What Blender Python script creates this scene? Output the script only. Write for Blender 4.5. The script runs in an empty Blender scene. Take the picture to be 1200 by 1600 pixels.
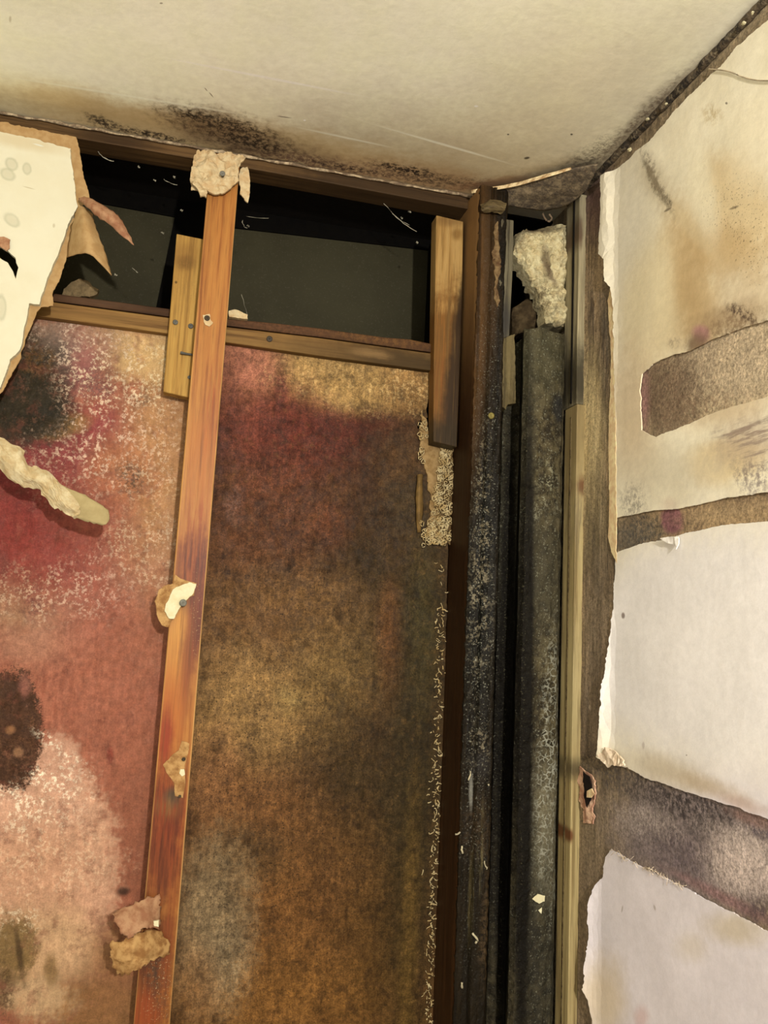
import bpy, bmesh, math, random
import numpy as np
from mathutils import Vector, Matrix, noise
from mathutils.geometry import delaunay_2d_cdt

random.seed(7)
C = bpy.context.scene
COL = C.collection

# ---------------------------------------------------------------- camera
F = 1289.0                                   # focal length in pixels of the 1200x1600 frame
R = np.array([[0.96846103, -0.24485231, 0.04615816],
              [0.07724605, 0.11892106, -0.98989435],
              [0.23688874, 0.96223964, 0.13408428]])
# the columns above are X, Y, Z seen by the camera, rows its axes
R = np.array([R[0], R[1], R[2]])
EYE = np.array([0.0, 0.0, 1.6])
cd = bpy.data.cameras.new('camera')
cam = bpy.data.objects.new('camera', cd)
COL.objects.link(cam)
cd.sensor_fit = 'VERTICAL'
cd.sensor_height = 32.0
cd.lens = F / 1600.0 * 32.0
cd.clip_start = 0.01
M3 = Matrix((R[0], -R[1], -R[2])).transposed()
cam.matrix_world = Matrix.Translation(Vector(EYE)) @ M3.to_4x4()
C.camera = cam

# ---------------------------------------------------------------- light, exposure
w = bpy.data.worlds.new('world')
C.world = w
w.use_nodes = True
w.node_tree.nodes['Background'].inputs[0].default_value = (1.0, 0.92, 0.82, 1)
w.node_tree.nodes['Background'].inputs[1].default_value = 0.60
ld = bpy.data.lights.new('ceiling_bulb', 'POINT')
ld.energy = 90.0
ld.color = (1.0, 0.91, 0.80)
ld.shadow_soft_size = 0.03
lamp = bpy.data.objects.new('ceiling_bulb', ld)
lamp.location = (0.25, -0.90, 1.96)
COL.objects.link(lamp)
C.view_settings.view_transform = 'Standard'
C.view_settings.look = 'None'
C.view_settings.exposure = 0.9
C.view_settings.gamma = 1.0
C.view_settings.use_curve_mapping = False

# ---------------------------------------------------------------- geometry of the place
D = 1.300          # front of the batten (the old plasterboard hung on it)
YC = 1.330         # cleats and lintel
YR = 1.350         # transom rail
YP = 1.366         # damp board
YG = 1.520         # dark pane
XW = 0.642         # right wall
ZC = 2.375         # ceiling

def at(px, py, axis=1, val=D):
    d = np.array([(px - 600) / F, (py - 800) / F, 1.0]) @ R
    t = (val - EYE[axis]) / d[axis]
    return Vector(EYE + d * t)

PLANES = {  # axis, coordinate pair, outward normal (towards the room)
    'back': (1, (0, 2), Vector((0, -1, 0))),
    'right': (0, (1, 2), Vector((-1, 0, 0))),
    'ceil': (2, (0, 1), Vector((0, 0, -1))),
}

# ---------------------------------------------------------------- tagging
def tag(o, label, cat, group=None, kind=None):
    o['label'] = label
    o['category'] = cat
    if group: o['group'] = group
    if kind: o['kind'] = kind
    return o

def struct(o, label=None, cat=None):
    o['kind'] = 'structure'
    if label: o['label'] = label
    if cat: o['category'] = cat
    return o

def link(name, mesh, mat, parent=None, smooth=False):
    o = bpy.data.objects.new(name, mesh)
    COL.objects.link(o)
    if mat: mesh.materials.append(mat)
    if smooth:
        mesh.polygons.foreach_set('use_smooth', [True] * len(mesh.polygons))
    if parent: o.parent = parent
    return o

def from_data(name, v, f, mat, parent=None, smooth=False):
    m = bpy.data.meshes.new(name)
    m.from_pydata([tuple(p) for p in v], [], f)
    bm = bmesh.new(); bm.from_mesh(m)
    bmesh.ops.recalc_face_normals(bm, faces=bm.faces)
    bm.to_mesh(m); bm.free()
    return link(name, m, mat, parent, smooth)

def empty(name, loc=(0, 0, 0)):
    o = bpy.data.objects.new(name, None)
    o.empty_display_size = 0.05
    COL.objects.link(o)
    return o

# ---------------------------------------------------------------- shape builders
def ragged(pts, amp=1.5, step=8.0, closed=True, seed=1, skip=()):
    """Subdivide a pixel outline and shake it, so that it reads as torn."""
    rnd = random.Random(seed)
    out = []
    n = len(pts)
    for i in range(n if closed else n - 1):
        a, b = pts[i], pts[(i + 1) % n]
        L = math.hypot(b[0] - a[0], b[1] - a[1])
        k = max(1, int(L / step))
        nx, ny = -(b[1] - a[1]) / max(L, 1e-6), (b[0] - a[0]) / max(L, 1e-6)
        am = 0 if i in skip else amp
        for j in range(k):
            t = j / k
            s = rnd.gauss(0, am * 0.6) if (j or am) else 0
            out.append((a[0] + (b[0] - a[0]) * t + nx * s, a[1] + (b[1] - a[1]) * t + ny * s))
    if not closed: out.append(pts[-1])
    return out

def inside(p, poly):
    r = False
    n = len(poly)
    for i in range(n):
        a, b = poly[i], poly[(i + 1) % n]
        if (a[1] > p[1]) != (b[1] > p[1]) and p[0] < (b[0] - a[0]) * (p[1] - a[1]) / (b[1] - a[1]) + a[0]:
            r = not r
    return r

def sheet(name, outline, plane, level, thick, mat, parent=None, spacing=None, disp=None, holes=(), smooth=False, amp=1.2, step=7, seed=3, skip=()):
    """A torn sheet or board: pixel outline laid on a plane of the room, with real thickness behind it.
    disp(u, v) lifts the front towards the room."""
    axis, (iu, iv), nrm = PLANES[plane]
    def flat(poly): return [Vector((p[iu], p[iv])) for p in (at(x, y, axis, level) for x, y in poly)]
    o2 = flat(ragged(ragged(outline, amp, step * 1.6, True, seed, skip), amp * .55, 2.6, True, seed + 1))
    h2 = [flat(ragged(h, amp, step, True, seed + 9)) for h in holes]
    verts = list(o2); edges = [(i, (i + 1) % len(o2)) for i in range(len(o2))]
    for h in h2:
        b = len(verts); verts += h
        edges += [(b + i, b + (i + 1) % len(h)) for i in range(len(h))]
    if spacing:
        rnd = random.Random(seed)
        us = [p.x for p in o2]; vs = [p.y for p in o2]
        u = min(us)
        while u < max(us):
            v = min(vs)
            while v < max(vs):
                q = (u + rnd.uniform(-.3, .3) * spacing, v + rnd.uniform(-.3, .3) * spacing)
                if inside(q, o2): verts.append(Vector(q))
                v += spacing
            u += spacing
    vv, ee, ff, *_ = delaunay_2d_cdt(verts, edges, [], 1, 1e-6)
    tri = []
    for f in ff:
        c = (sum(vv[i].x for i in f) / len(f), sum(vv[i].y for i in f) / len(f))
        if any(inside(c, h) for h in h2): continue
        tri.append(tuple(f))
    n = len(vv)
    pts = []
    for side in (0, 1):
        for q in vv:
            p = [0, 0, 0]; p[axis] = level; p[iu] = q.x; p[iv] = q.y
            d = disp(q.x, q.y) if disp else 0.0
            p = Vector(p) + nrm * (d - side * thick)
            pts.append(p)
    faces = list(tri) + [tuple(n + i for i in reversed(t)) for t in tri]
    cnt = {}
    for t in tri:
        for i in range(len(t)):
            a, b = t[i], t[(i + 1) % len(t)]
            cnt.setdefault((min(a, b), max(a, b)), []).append((a, b))
    for k, l in cnt.items():
        if len(l) == 1:
            a, b = l[0]
            faces.append((b, a, a + n, b + n))
    return from_data(name, pts, faces, mat, parent, smooth)

def crumple(amp, freq, base=0.0, seed=0):
    def f(u, v):
        return base + amp * noise.fractal(Vector((u * freq + seed * 3.1, v * freq, seed)), 0.7, 2.0, 4)
    return f

def slab(name, poly, depth, thick, mat, parent=None, bevel=0.0015, plane='back', zfloor=None):
    """A straight sawn piece: its front face's pixel outline laid at a depth, sawn back by thick."""
    axis, (iu, iv), nrm = PLANES[plane]
    fr = [at(x, y, axis, depth) for x, y in poly]
    return prism(name, fr, -nrm * thick, mat, parent, bevel)

def prism(name, fr, back, mat, parent=None, bevel=0.0015):
    n = len(fr)
    bm = bmesh.new()
    a = [bm.verts.new(p) for p in fr]
    b = [bm.verts.new(p + back) for p in fr]
    bm.faces.new(a); bm.faces.new(list(reversed(b)))
    for i in range(n):
        bm.faces.new((a[i], b[i], b[(i + 1) % n], a[(i + 1) % n]))
    bmesh.ops.recalc_face_normals(bm, faces=bm.faces)
    m = bpy.data.meshes.new(name); bm.to_mesh(m); bm.free()
    o = link(name, m, mat, parent)
    if bevel:
        md = o.modifiers.new('bevel', 'BEVEL'); md.width = bevel; md.segments = 2; md.limit_method = 'ANGLE'
    return o

def box(name, lo, hi, mat, parent=None, bevel=0):
    x0, y0, z0 = lo; x1, y1, z1 = hi
    return prism(name, [Vector((x0, y0, z0)), Vector((x1, y0, z0)), Vector((x1, y0, z1)), Vector((x0, y0, z1))], Vector((0, y1 - y0, 0)), mat, parent, bevel)

def plan(pts, row=1000):
    """pixel columns of one row with their depths -> plan points"""
    return [(at(px, row, 1, y).x, y) for px, y in pts]

def upright(name, pts, z0, z1, mat, parent=None, back=None, rough=0.0, freq=30, dz=0.008, sub=0.006, seed=0, zfine=0.9, topcut=0.0, smooth=True, edgewear=0.0):
    """An upright with the plan profile pts (front, left to right), closed at depth back; faces roughened by noise."""
    prof = []
    for i in range(len(pts) - 1):
        (xa, ya), (xb, yb) = pts[i], pts[i + 1]
        k = max(1, int(math.hypot(xb - xa, yb - ya) / sub))
        prof += [(xa + (xb - xa) * j / k, ya + (yb - ya) * j / k) for j in range(k)]
    prof.append(pts[-1])
    ring = [(p[0], p[1], 1.0) for p in prof]
    if back is not None:
        ring += [(pts[-1][0], back, 0.0), (pts[0][0], back, 0.0)]
    zs = []
    z = z0
    while z < z1 - 1e-6:
        zs.append(z); z += 0.08 if z < zfine - 0.08 else dz
    zs.append(z1)
    n = len(ring); verts = []; faces = []
    cx = sum(p[0] for p in pts) / len(pts)
    for k, z in enumerate(zs):
        for i, (x, y, wgt) in enumerate(ring):
            q = Vector((x * freq, y * freq, z * freq * 0.35 + seed * 7.7))
            d = rough * wgt * noise.fractal(q, 0.6, 2.0, 5)
            e = 0.0
            if edgewear and wgt and (i == 0 or i == len(prof) - 1):
                e = edgewear * abs(noise.fractal(Vector((seed, 3, z * 40)), .6, 2, 4))
            zz = z
            if k == len(zs) - 1 and topcut:
                zz += topcut * noise.noise(Vector((x * 60, y * 60, seed)))
            dx = 0.35 * rough * wgt * noise.noise(q * 1.3 + Vector((9, 2, 4)))
            verts.append((x + dx + (e if i == 0 else -e), y - d, zz))
    for k in range(len(zs) - 1):
        for i in range(n):
            j = (i + 1) % n
            if back is None and j == 0: continue
            faces.append((k * n + i, k * n + j, (k + 1) * n + j, (k + 1) * n + i))
    if back is not None:
        faces.append(tuple(range(n))); faces.append(tuple((len(zs) - 1) * n + i for i in reversed(range(n))))
    o = from_data(name, verts, faces, mat, parent, False)
    return o

def catmull(P, k=6):
    out = []
    n = len(P)
    for i in range(n - 1):
        p0, p1, p2, p3 = P[max(i - 1, 0)], P[i], P[i + 1], P[min(i + 2, n - 1)]
        for j in range(k):
            t = j / k
            out.append(0.5 * ((2 * p1) + (p2 - p0) * t + (2 * p0 - 5 * p1 + 4 * p2 - p3) * t * t + (3 * p1 - p0 - 3 * p2 + p3) * t ** 3))
    out.append(P[-1])
    return out

def loft(name, rows, mat, parent=None, thick=0.0012, k=6, shake=0.0, seed=0, smooth=True, tear=0.0016):
    """rows of (px, py, depth): a curled sheet through them."""
    g = [catmull([at(x, y, 1, d) for x, y, d in r], k) for r in rows]
    cols = [catmull([g[i][j] for i in range(len(g))], k) for j in range(len(g[0]))]
    nc, nr = len(cols), len(cols[0])
    verts = []
    for ci, c in enumerate(cols):
        for pi, p in enumerate(c):
            q = p.copy()
            if tear and (ci in (0, nc - 1) or pi in (0, nr - 1)):
                q += tear * 1.6 * noise.noise_vector(p * 210 + Vector((seed, 4, 0)))
            if shake:
                q += shake * noise.noise_vector(p * 90 + Vector((seed, 0, 0)))
            verts.append(q)
    faces = [(i * nr + j, (i + 1) * nr + j, (i + 1) * nr + j + 1, i * nr + j + 1) for i in range(nc - 1) for j in range(nr - 1)]
    o = from_data(name, verts, faces, mat, parent, smooth)
    md = o.modifiers.new('solidify', 'SOLIDIFY'); md.thickness = thick; md.offset = 0
    return o

def tube_data(path, r, seg=6, V=None, Fs=None):
    V = [] if V is None else V; Fs = [] if Fs is None else Fs
    b = len(V)
    n = len(path)
    for i, p in enumerate(path):
        t = (path[min(i + 1, n - 1)] - path[max(i - 1, 0)])
        if t.length < 1e-9: t = Vector((0, 0, 1))
        t.normalize()
        a = t.orthogonal().normalized(); c = t.cross(a)
        rr = r[i] if isinstance(r, (list, tuple)) else r
        for s in range(seg):
            th = 2 * math.pi * s / seg
            V.append(p + (a * math.cos(th) + c * math.sin(th)) * rr)
    for i in range(n - 1):
        for s in range(seg):
            s2 = (s + 1) % seg
            Fs.append((b + i * seg + s, b + i * seg + s2, b + (i + 1) * seg + s2, b + (i + 1) * seg + s))
    Fs.append(tuple(b + s for s in range(seg)))
    Fs.append(tuple(b + (n - 1) * seg + s for s in reversed(range(seg))))
    return V, Fs

def tube(name, path, r, mat, parent=None, seg=8):
    v, f = tube_data(path, r, seg)
    return from_data(name, v, f, mat, parent, True)

def lathe(name, prof, origin, axis, mat, parent=None, seg=16):
    axis = Vector(axis).normalized(); a = axis.orthogonal().normalized(); b = axis.cross(a)
    V = []; Fs = []
    for r, h in prof:
        for s in range(seg):
            th = 2 * math.pi * s / seg
            V.append(Vector(origin) + axis * h + (a * math.cos(th) + b * math.sin(th)) * r)
    for i in range(len(prof) - 1):
        for s in range(seg):
            s2 = (s + 1) % seg
            Fs.append((i * seg + s, i * seg + s2, (i + 1) * seg + s2, (i + 1) * seg + s))
    Fs.append(tuple(range(seg))); Fs.append(tuple((len(prof) - 1) * seg + s for s in range(seg)))
    return from_data(name, V, Fs, mat, parent, True)

def nail(px, py, depth, mat, parent, r=0.0042, tilt=(0, -1, 0)):
    p = at(px, py, 1, depth)
    return lathe('nail', [(r * .45, -0.026), (r * .45, 0.0006), (r, 0.001), (r, 0.0022), (r * .75, 0.0030), (r * .3, 0.0030), (r * .25, 0.0022)], p, tilt, mat, parent)

def lump(name, outline, depth, thick, mat, bulge=0.02, amp=0.006, freq=40, seed=0, parent=None, spacing=0.006):
    """A stone: a pixel outline bulging towards the room and roughened."""
    pts = [at(x, y, 1, depth) for x, y in outline]
    c = sum(pts, Vector()) / len(pts)
    rad = max((p - c).length for p in pts)
    poly = [(p.x, p.z) for p in pts]
    def edge_d(u, v):
        best = 9
        for i in range(len(poly)):
            a = Vector(poly[i]); b = Vector(poly[(i + 1) % len(poly)]); q = Vector((u, v))
            t = max(0, min(1, (q - a).dot(b - a) / max((b - a).length_squared, 1e-9)))
            best = min(best, (q - (a + (b - a) * t)).length)
        return best
    def disp(u, v):
        e = min(1.0, edge_d(u, v) / (rad * 0.45))
        n = noise.fractal(Vector((u * freq, v * freq, seed)), 0.55, 2.1, 6)
        return bulge * math.sqrt(max(0, 1 - (1 - e) ** 2)) + amp * n
    return sheet(name, outline, 'back', depth, thick, mat, parent, spacing, disp, smooth=False, amp=1.5, step=5, seed=seed + 2)

# ---------------------------------------------------------------- materials
# how lamp and added world fill together tint each face: pixel colour / gain = the thing's own colour
GB = (1.65, 1.42, 1.16)      # back wall
GR = (0.87, 0.757, 0.57)      # right wall
GC = (0.76, 0.61, 0.437)      # ceiling

def lin(c):
    return tuple(((x / 255.0) / 12.92 if x / 255.0 <= 0.04045 else ((x / 255.0 + 0.055) / 1.055) ** 2.4) for x in c)

class Mat:
    """Procedural material: a base with noise and a list of stains placed where they are on the surface."""
    def __init__(s, name, plane='back', level=YP, gain=None, rough=.7, spec=.12):
        s.m = bpy.data.materials.new(name); s.m.use_nodes = True
        s.t = s.m.node_tree; s.n = s.t.nodes; s.l = s.t.links
        s.bsdf = s.n['Principled BSDF']
        s.plane = plane; s.level = level; s.gain = gain or GB
        s.axis, (s.iu, s.iv), _ = PLANES[plane]
        g = s.n.new('ShaderNodeNewGeometry'); s.pos = g.outputs['Position']
        sp = s.n.new('ShaderNodeSeparateXYZ'); s.l.new(s.pos, sp.inputs[0])
        cb = s.n.new('ShaderNodeCombineXYZ')
        s.l.new(sp.outputs[s.iu], cb.inputs[0]); s.l.new(sp.outputs[s.iv], cb.inputs[1])
        s.uv = cb.outputs[0]
        s.n1 = s.noise(14, 5, .6)
        s.n2 = s.noise(75, 5, .65)
        s.n3 = s.noise(420, 3, .6)
        s._w = {}
        s.rough = rough; s.bumps = []; s.spec = spec
        s.col = None
        s.roughs = None
        s._spk = {}
    def node(s, t): return s.n.new(t)
    def noise(s, scale, detail=4, rough=.5, vec=None, stretch=None):
        src = vec or s.pos
        if stretch:
            mp = s.n.new('ShaderNodeMapping'); mp.inputs['Scale'].default_value = stretch
            s.l.new(src, mp.inputs[0]); src = mp.outputs[0]
        nd = s.n.new('ShaderNodeTexNoise'); nd.inputs['Scale'].default_value = scale
        nd.inputs['Detail'].default_value = detail; nd.inputs['Roughness'].default_value = rough
        s.l.new(src, nd.inputs['Vector'])
        return nd.outputs['Fac']
    def math(s, op, a, b=None, c=None, clamp=False):
        nd = s.n.new('ShaderNodeMath'); nd.operation = op; nd.use_clamp = clamp
        for i, x in enumerate((a, b, c)):
            if x is None: continue
            if isinstance(x, (int, float)): nd.inputs[i].default_value = x
            else: s.l.new(x, nd.inputs[i])
        return nd.outputs[0]
    def ramp(s, x, a, b, lo=0.0, hi=1.0):
        nd = s.n.new('ShaderNodeMapRange'); nd.interpolation_type = 'SMOOTHSTEP'
        s.l.new(x, nd.inputs[0])
        for i, v in enumerate((a, b, lo, hi)): nd.inputs[i + 1].default_value = v
        return nd.outputs[0]
    def c(s, rgb):
        l = lin(rgb)
        return tuple(min(0.92, max(0.002, l[i] / s.gain[i])) for i in range(3)) + (1,)
    def mix(s, fac, a, b, mode='MIX'):
        nd = s.n.new('ShaderNodeMix'); nd.data_type = 'RGBA'; nd.blend_type = mode
        for k, x in ((0, fac), (6, a), (7, b)):
            if isinstance(x, (int, float)): nd.inputs[k].default_value = x
            elif isinstance(x, tuple): nd.inputs[k].default_value = x
            else: s.l.new(x, nd.inputs[k])
        return nd.outputs[2]
    def base(s, c1, c2=None, fac=None, lo=.35, hi=.65):
        if c2 is None: s.col = s.mix(0.0, s.c(c1), s.c(c1))
        else: s.col = s.mix(s.ramp(fac or s.n2, lo, hi), s.c(c1), s.c(c2))
        return s
    def warp(s, kind):
        if kind not in s._w:
            a = {'n': (s.n1, s.n2, .6), 'f': (s.n2, s.n3, .7), 's': (s.n1, s.n1, 1)}[kind]
            x = s.math('MULTIPLY', a[0], a[2])
            x = s.math('MULTIPLY_ADD', a[1], 1 - a[2], x) if a[2] < 1 else x
            s._w[kind] = s.math('SUBTRACT', x, 0.5)
        return s._w[kind]
    def speck(s, kind):
        if kind in s._spk: return s._spk[kind]
        if kind == 'white':          # crystals, threads of efflorescence, painted glints
            f = s.math('MULTIPLY', s.ramp(s.noise(170, 5, .74), .50, .57), s.ramp(s.noise(38, 4, .65), .40, .56))
        elif kind == 'dots':
            f = s.ramp(s.noise(330, 3, .6), .60, .66)
        elif kind == 'mould':
            f = s.ramp(s.noise(120, 6, .78), .42, .58)
        elif kind == 'fur':
            f = s.ramp(s.noise(260, 4, .7), .35, .65)
        elif kind == 'streak':       # drawn out along the vertical
            f = s.ramp(s.noise(1.0, 5, .7, stretch=(160, 160, 12)), .40, .62)
        elif kind == 'hstreak':
            f = s.ramp(s.noise(1.0, 5, .7, stretch=(16, 16, 150)), .44, .60)
        elif kind == 'cells':        # dried bubbles: bright rims
            vn = s.n.new('ShaderNodeTexVoronoi'); vn.feature = 'DISTANCE_TO_EDGE'; vn.inputs['Scale'].default_value = 110
            mp = s.n.new('ShaderNodeVectorMath'); mp.operation = 'MULTIPLY_ADD'
            nn = s.n.new('ShaderNodeTexNoise'); nn.inputs['Scale'].default_value = 60
            s.l.new(s.pos, nn.inputs['Vector']); s.l.new(nn.outputs['Color'], mp.inputs[0])
            mp.inputs[1].default_value = (.012, .012, .012); s.l.new(s.pos, mp.inputs[2])
            s.l.new(mp.outputs[0], vn.inputs['Vector'])
            f = s.math('MULTIPLY', s.ramp(vn.outputs['Distance'], .14, .02), s.ramp(s.n2, .40, .58))
        s._spk[kind] = f
        return f
    def blot(s, px, py, rx, ry, rgb, k=1.0, soft=.5, warp=1.0, ang=0, speck=None, kind='n', level=None, mode='MIX', ring=None):
        lv = s.level if level is None else level
        if min(rx, ry) <= 4 and max(rx, ry) <= 16: rx, ry, soft, warp = rx * .62, ry * .62, .45, max(warp, .5)
        a = math.radians(ang)
        def P(x, y):
            p = at(x, y, s.axis, lv); return np.array([p[s.iu], p[s.iv]])
        c0 = P(px, py); e = 2.0
        J = np.array([(P(px + e, py) - c0) / e, (P(px, py + e) - c0) / e]).T
        A = J @ np.array([[math.cos(a) * rx, -math.sin(a) * ry], [math.sin(a) * rx, math.cos(a) * ry]])
        U, S, _ = np.linalg.svd(A)
        th = math.atan2(U[1, 0], U[0, 0])
        if np.linalg.det(U) < 0: pass
        mp = s.n.new('ShaderNodeMapping'); mp.vector_type = 'TEXTURE'
        mp.inputs['Location'].default_value = (c0[0], c0[1], 0)
        mp.inputs['Rotation'].default_value = (0, 0, th)
        mp.inputs['Scale'].default_value = (S[0], S[1], 1)
        s.l.new(s.uv, mp.inputs[0])
        ln = s.n.new('ShaderNodeVectorMath'); ln.operation = 'LENGTH'; s.l.new(mp.outputs[0], ln.inputs[0])
        d = ln.outputs['Value']
        if warp: d = s.math('MULTIPLY_ADD', s.warp(kind), warp * 3.0, d)
        f = s.ramp(d, 1 - soft, 1 + soft, k, 0.0)
        if ring:
            f = s.math('MULTIPLY', f, s.ramp(d, 1 - soft - ring, 1 - soft * .3))
        if speck:
            f = s.math('MULTIPLY', f, s.speck(speck))
        s.col = s.mix(f, s.col, s.c(rgb), mode)
        return f
    def many(s, rows):
        for r in rows:
            d = r[-1] if isinstance(r[-1], dict) else {}
            p = r[:-1] if isinstance(r[-1], dict) else r
            s.blot(*p, **d)
        return s
    def mottle(s, rgb_dark, k=.5, fac=None, lo=.45, hi=.7):
        f = s.ramp(fac or s.n2, lo, hi, 0, k)
        s.col = s.mix(f, s.col, s.c(rgb_dark)); return s
    def vary(s, src, lo, hi, a=.32, b=.68):
        """uneven soaking: the colour itself, paler and deeper"""
        s.col = s.mix(1.0, s.col, s.ramp(src, a, b, lo, hi), 'MULTIPLY'); return s
    def bump(s, src, strength, dist=.002):
        s.bumps.append((src, strength, dist)); return s
    def done(s):
        s.l.new(s.col, s.bsdf.inputs['Base Color'])
        if s.roughs is not None: s.l.new(s.roughs, s.bsdf.inputs['Roughness'])
        else: s.bsdf.inputs['Roughness'].default_value = s.rough
        s.bsdf.inputs['Specular IOR Level'].default_value = s.spec
        prev = None
        for src, st, dist in s.bumps:
            b = s.n.new('ShaderNodeBump'); b.inputs['Strength'].default_value = st; b.inputs['Distance'].default_value = dist
            s.l.new(src, b.inputs['Height'])
            if prev is not None: s.l.new(prev, b.inputs['Normal'])
            prev = b.outputs[0]
        if prev is not None: s.l.new(prev, s.bsdf.inputs['Normal'])
        return s.m

def plain(name, rgb, rough=.7, gain=GB, bump=.2, scale=None, c2=None, spec=.12):
    m = Mat(name, gain=gain, rough=rough, spec=spec)
    m.base(rgb, c2 or tuple(int(x * .8) for x in rgb), m.n2)
    m.bump(m.n2, bump, .001).bump(m.n3, bump, .0005)
    return m

def wood(name, c1, c2, level, blots=(), rough=.6, grain=1.0, spec=.12, bump=.25, axis='z', gain=GB):
    m = Mat(name, level=level, rough=rough, gain=gain, spec=spec)
    st = (130 * grain, 130 * grain, 4) if axis == 'z' else (4, 130 * grain, 130 * grain)
    g1 = m.noise(1.0, 6, .6, stretch=st)
    m.base(c1, c2, g1, .38, .68)
    st2 = (420, 420, 14) if axis == 'z' else (14, 420, 420)
    g2 = m.noise(1.0, 3, .6, stretch=st2)
    m.col = m.mix(m.ramp(g2, .46, .70, 0, .55), m.col, m.c(tuple(int(x * .55) for x in c2)))
    g3 = m.noise(1.0, 4, .6, stretch=((60, 60, 2.5) if axis == 'z' else (2.5, 60, 60)))
    m.many(blots)
    m.col = m.mix(m.ramp(g3, .5, .72, 0, .4), m.col, m.c(tuple(int(x * .62) for x in c2)))
    m.vary(g2, .84, 1.14)
    m.col = m.mix(m.ramp(g1, .56, .64, 0, .5), m.col, m.c(tuple(int(x * .7) for x in c2)))
    m.bump(g1, bump, .0012).bump(g2, bump, .0005)
    return m

# ================================================================ SETTING
# ---- ceiling
mc = Mat('painted_ceiling', 'ceil', ZC, GC, rough=.55, spec=.3)
mc.base((217, 200, 160), (210, 192, 151), mc.n1, .3, .7)
mc.many([
    # broad damp discolouring along the back edge; dimming into the corner painted in
    (760, 285, 330, 70, (158, 130, 88), .9, .9, .35, 9),
    (880, 190, 150, 110, (178, 153, 112), .6, .9, .3, -30),
    (1000, 110, 190, 40, (183, 163, 128), .55, .9, .3, -44),
    (60, 160, 150, 30, (196, 170, 118), .8, .7, .35, 9),
    (330, 215, 330, 34, (172, 138, 88), .9, .5, .4, 9),
    (90, 150, 55, 16, (182, 148, 95), .6, .8, .6, 9),
    (240, 185, 110, 16, (168, 132, 82), .6, .7, .6, 10),
    (650, 280, 170, 22, (150, 112, 70), .85, .7, .5, 9),
    (330, 194, 66, 20, (46, 32, 20), .95, .6, .9, 12, {'speck': 'mould', 'kind': 'f'}),
    (350, 208, 85, 26, (96, 70, 44), .75, .8, .7, 14),
    (395, 224, 74, 20, (46, 32, 20), .95, .6, .9, 16, {'speck': 'mould', 'kind': 'f'}),
    (420, 235, 90, 20, (96, 70, 44), .55, .8, .7, 12),
    (160, 190, 26, 7, (58, 44, 28), .9, .6, .9, 20, {'speck': 'mould', 'kind': 'f'}),
    (215, 208, 60, 7, (70, 50, 32), .9, .6, .9, 12, {'speck': 'mould', 'kind': 'f'}),
    (120, 198, 120, 4, (190, 165, 125), .7, .6, .9, 11),
    (470, 250, 70, 10, (85, 58, 40), .9, .7, .9, 10, {'speck': 'mould', 'kind': 'f'}),
    (630, 268, 50, 10, (58, 40, 28), .95, .6, .9, 10, {'speck': 'mould', 'kind': 'f'}),
    (540, 262, 90, 9, (110, 78, 54), .8, .7, .9, 10, {'speck': 'mould', 'kind': 'f'}),
    (700, 285, 70, 9, (72, 52, 34), .9, .7, .9, 5, {'speck': 'mould', 'kind': 'f'}),
    (790, 285, 65, 7, (128, 84, 50), .8, .6, .8, -6),
    (880, 265, 90, 14, (120, 95, 62), .7, .8, .7, -12),
    (930, 245, 60, 16, (75, 60, 42), .85, .8, .9, -30, {'speck': 'mould', 'kind': 'f'}),
    (985, 205, 95, 12, (120, 100, 72), .7, .9, .7, -46),
    (1070, 130, 180, 9, (135, 112, 80), .6, .9, .5, -46),
    (1010, 175, 70, 7, (82, 62, 44), .8, .8, .9, -46, {'speck': 'mould', 'kind': 'f'}),
    # hairline ridges in the paint
    (420, 122, 120, 1.6, (222, 206, 172), .7, .7, .6, 11),
    (690, 225, 90, 1.5, (214, 196, 160), .7, .7, .6, 16),
    (540, 215, 60, 1.3, (214, 196, 160), .6, .7, .6, 12),
    (200, 150, 160, 1.6, (214, 196, 158), .6, .7, .6, 9),
    (330, 148, 8, 1.5, (95, 75, 50), .8, .5, .4, 50), (322, 140, 5, 1.2, (95, 75, 50), .8, .5, .4, 50),
    (445, 183, 16, 1.2, (90, 72, 50), .8, .5, .3, 8), (823, 247, 7, 3, (60, 45, 30), .9, .5, .4, -10),
    (794, 210, 3, 2, (60, 45, 30), .9, .4, .3), (893, 210, 3, 2, (60, 45, 30), .9, .4, .3), (252, 5, 4, 2, (110, 90, 65), .7, .4, .3),
    (476, 188, 3, 2, (240, 225, 190), .9, .4, .3), (744, 166, 5, 2.5, (245, 225, 180), .9, .4, .3),
    (16, 30, 3, 8, (160, 140, 105), .6, .5, .4),
])
mc.many([
    (340, 190, 70, 9, (34, 24, 15), .95, .5, .9, 14, {'speck': 'mould', 'kind': 'f'}), (390, 222, 50, 9, (34, 24, 15), .95, .5, .9, 18, {'speck': 'mould', 'kind': 'f'}),
    (245, 212, 60, 4, (40, 28, 18), .95, .5, .9, 12, {'speck': 'mould', 'kind': 'f'}), (540, 262, 60, 4, (48, 32, 22), .9, .5, .9, 10, {'speck': 'mould', 'kind': 'f'}), (640, 266, 40, 6, (40, 28, 19), .95, .5, .9, 10, {'speck': 'mould', 'kind': 'f'}),
    (160, 190, 22, 5, (46, 33, 20), .9, .5, .9, 20, {'speck': 'mould', 'kind': 'f'}),
    (600, 285, 150, 4, (190, 158, 116), .7, .6, .8, 9, {'speck': 'fur'}), (250, 222, 160, 4, (188, 160, 116), .7, .6, .8, 10, {'speck': 'fur'})])
mc.vary(mc.noise(7, 5, .6), .95, 1.05).vary(mc.n2, .97, 1.03)
mc.bump(mc.n1, .12, .01).bump(mc.n2, .12, .002).bump(mc.n3, .06, .0006)
M_ceil = mc.done()
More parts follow.
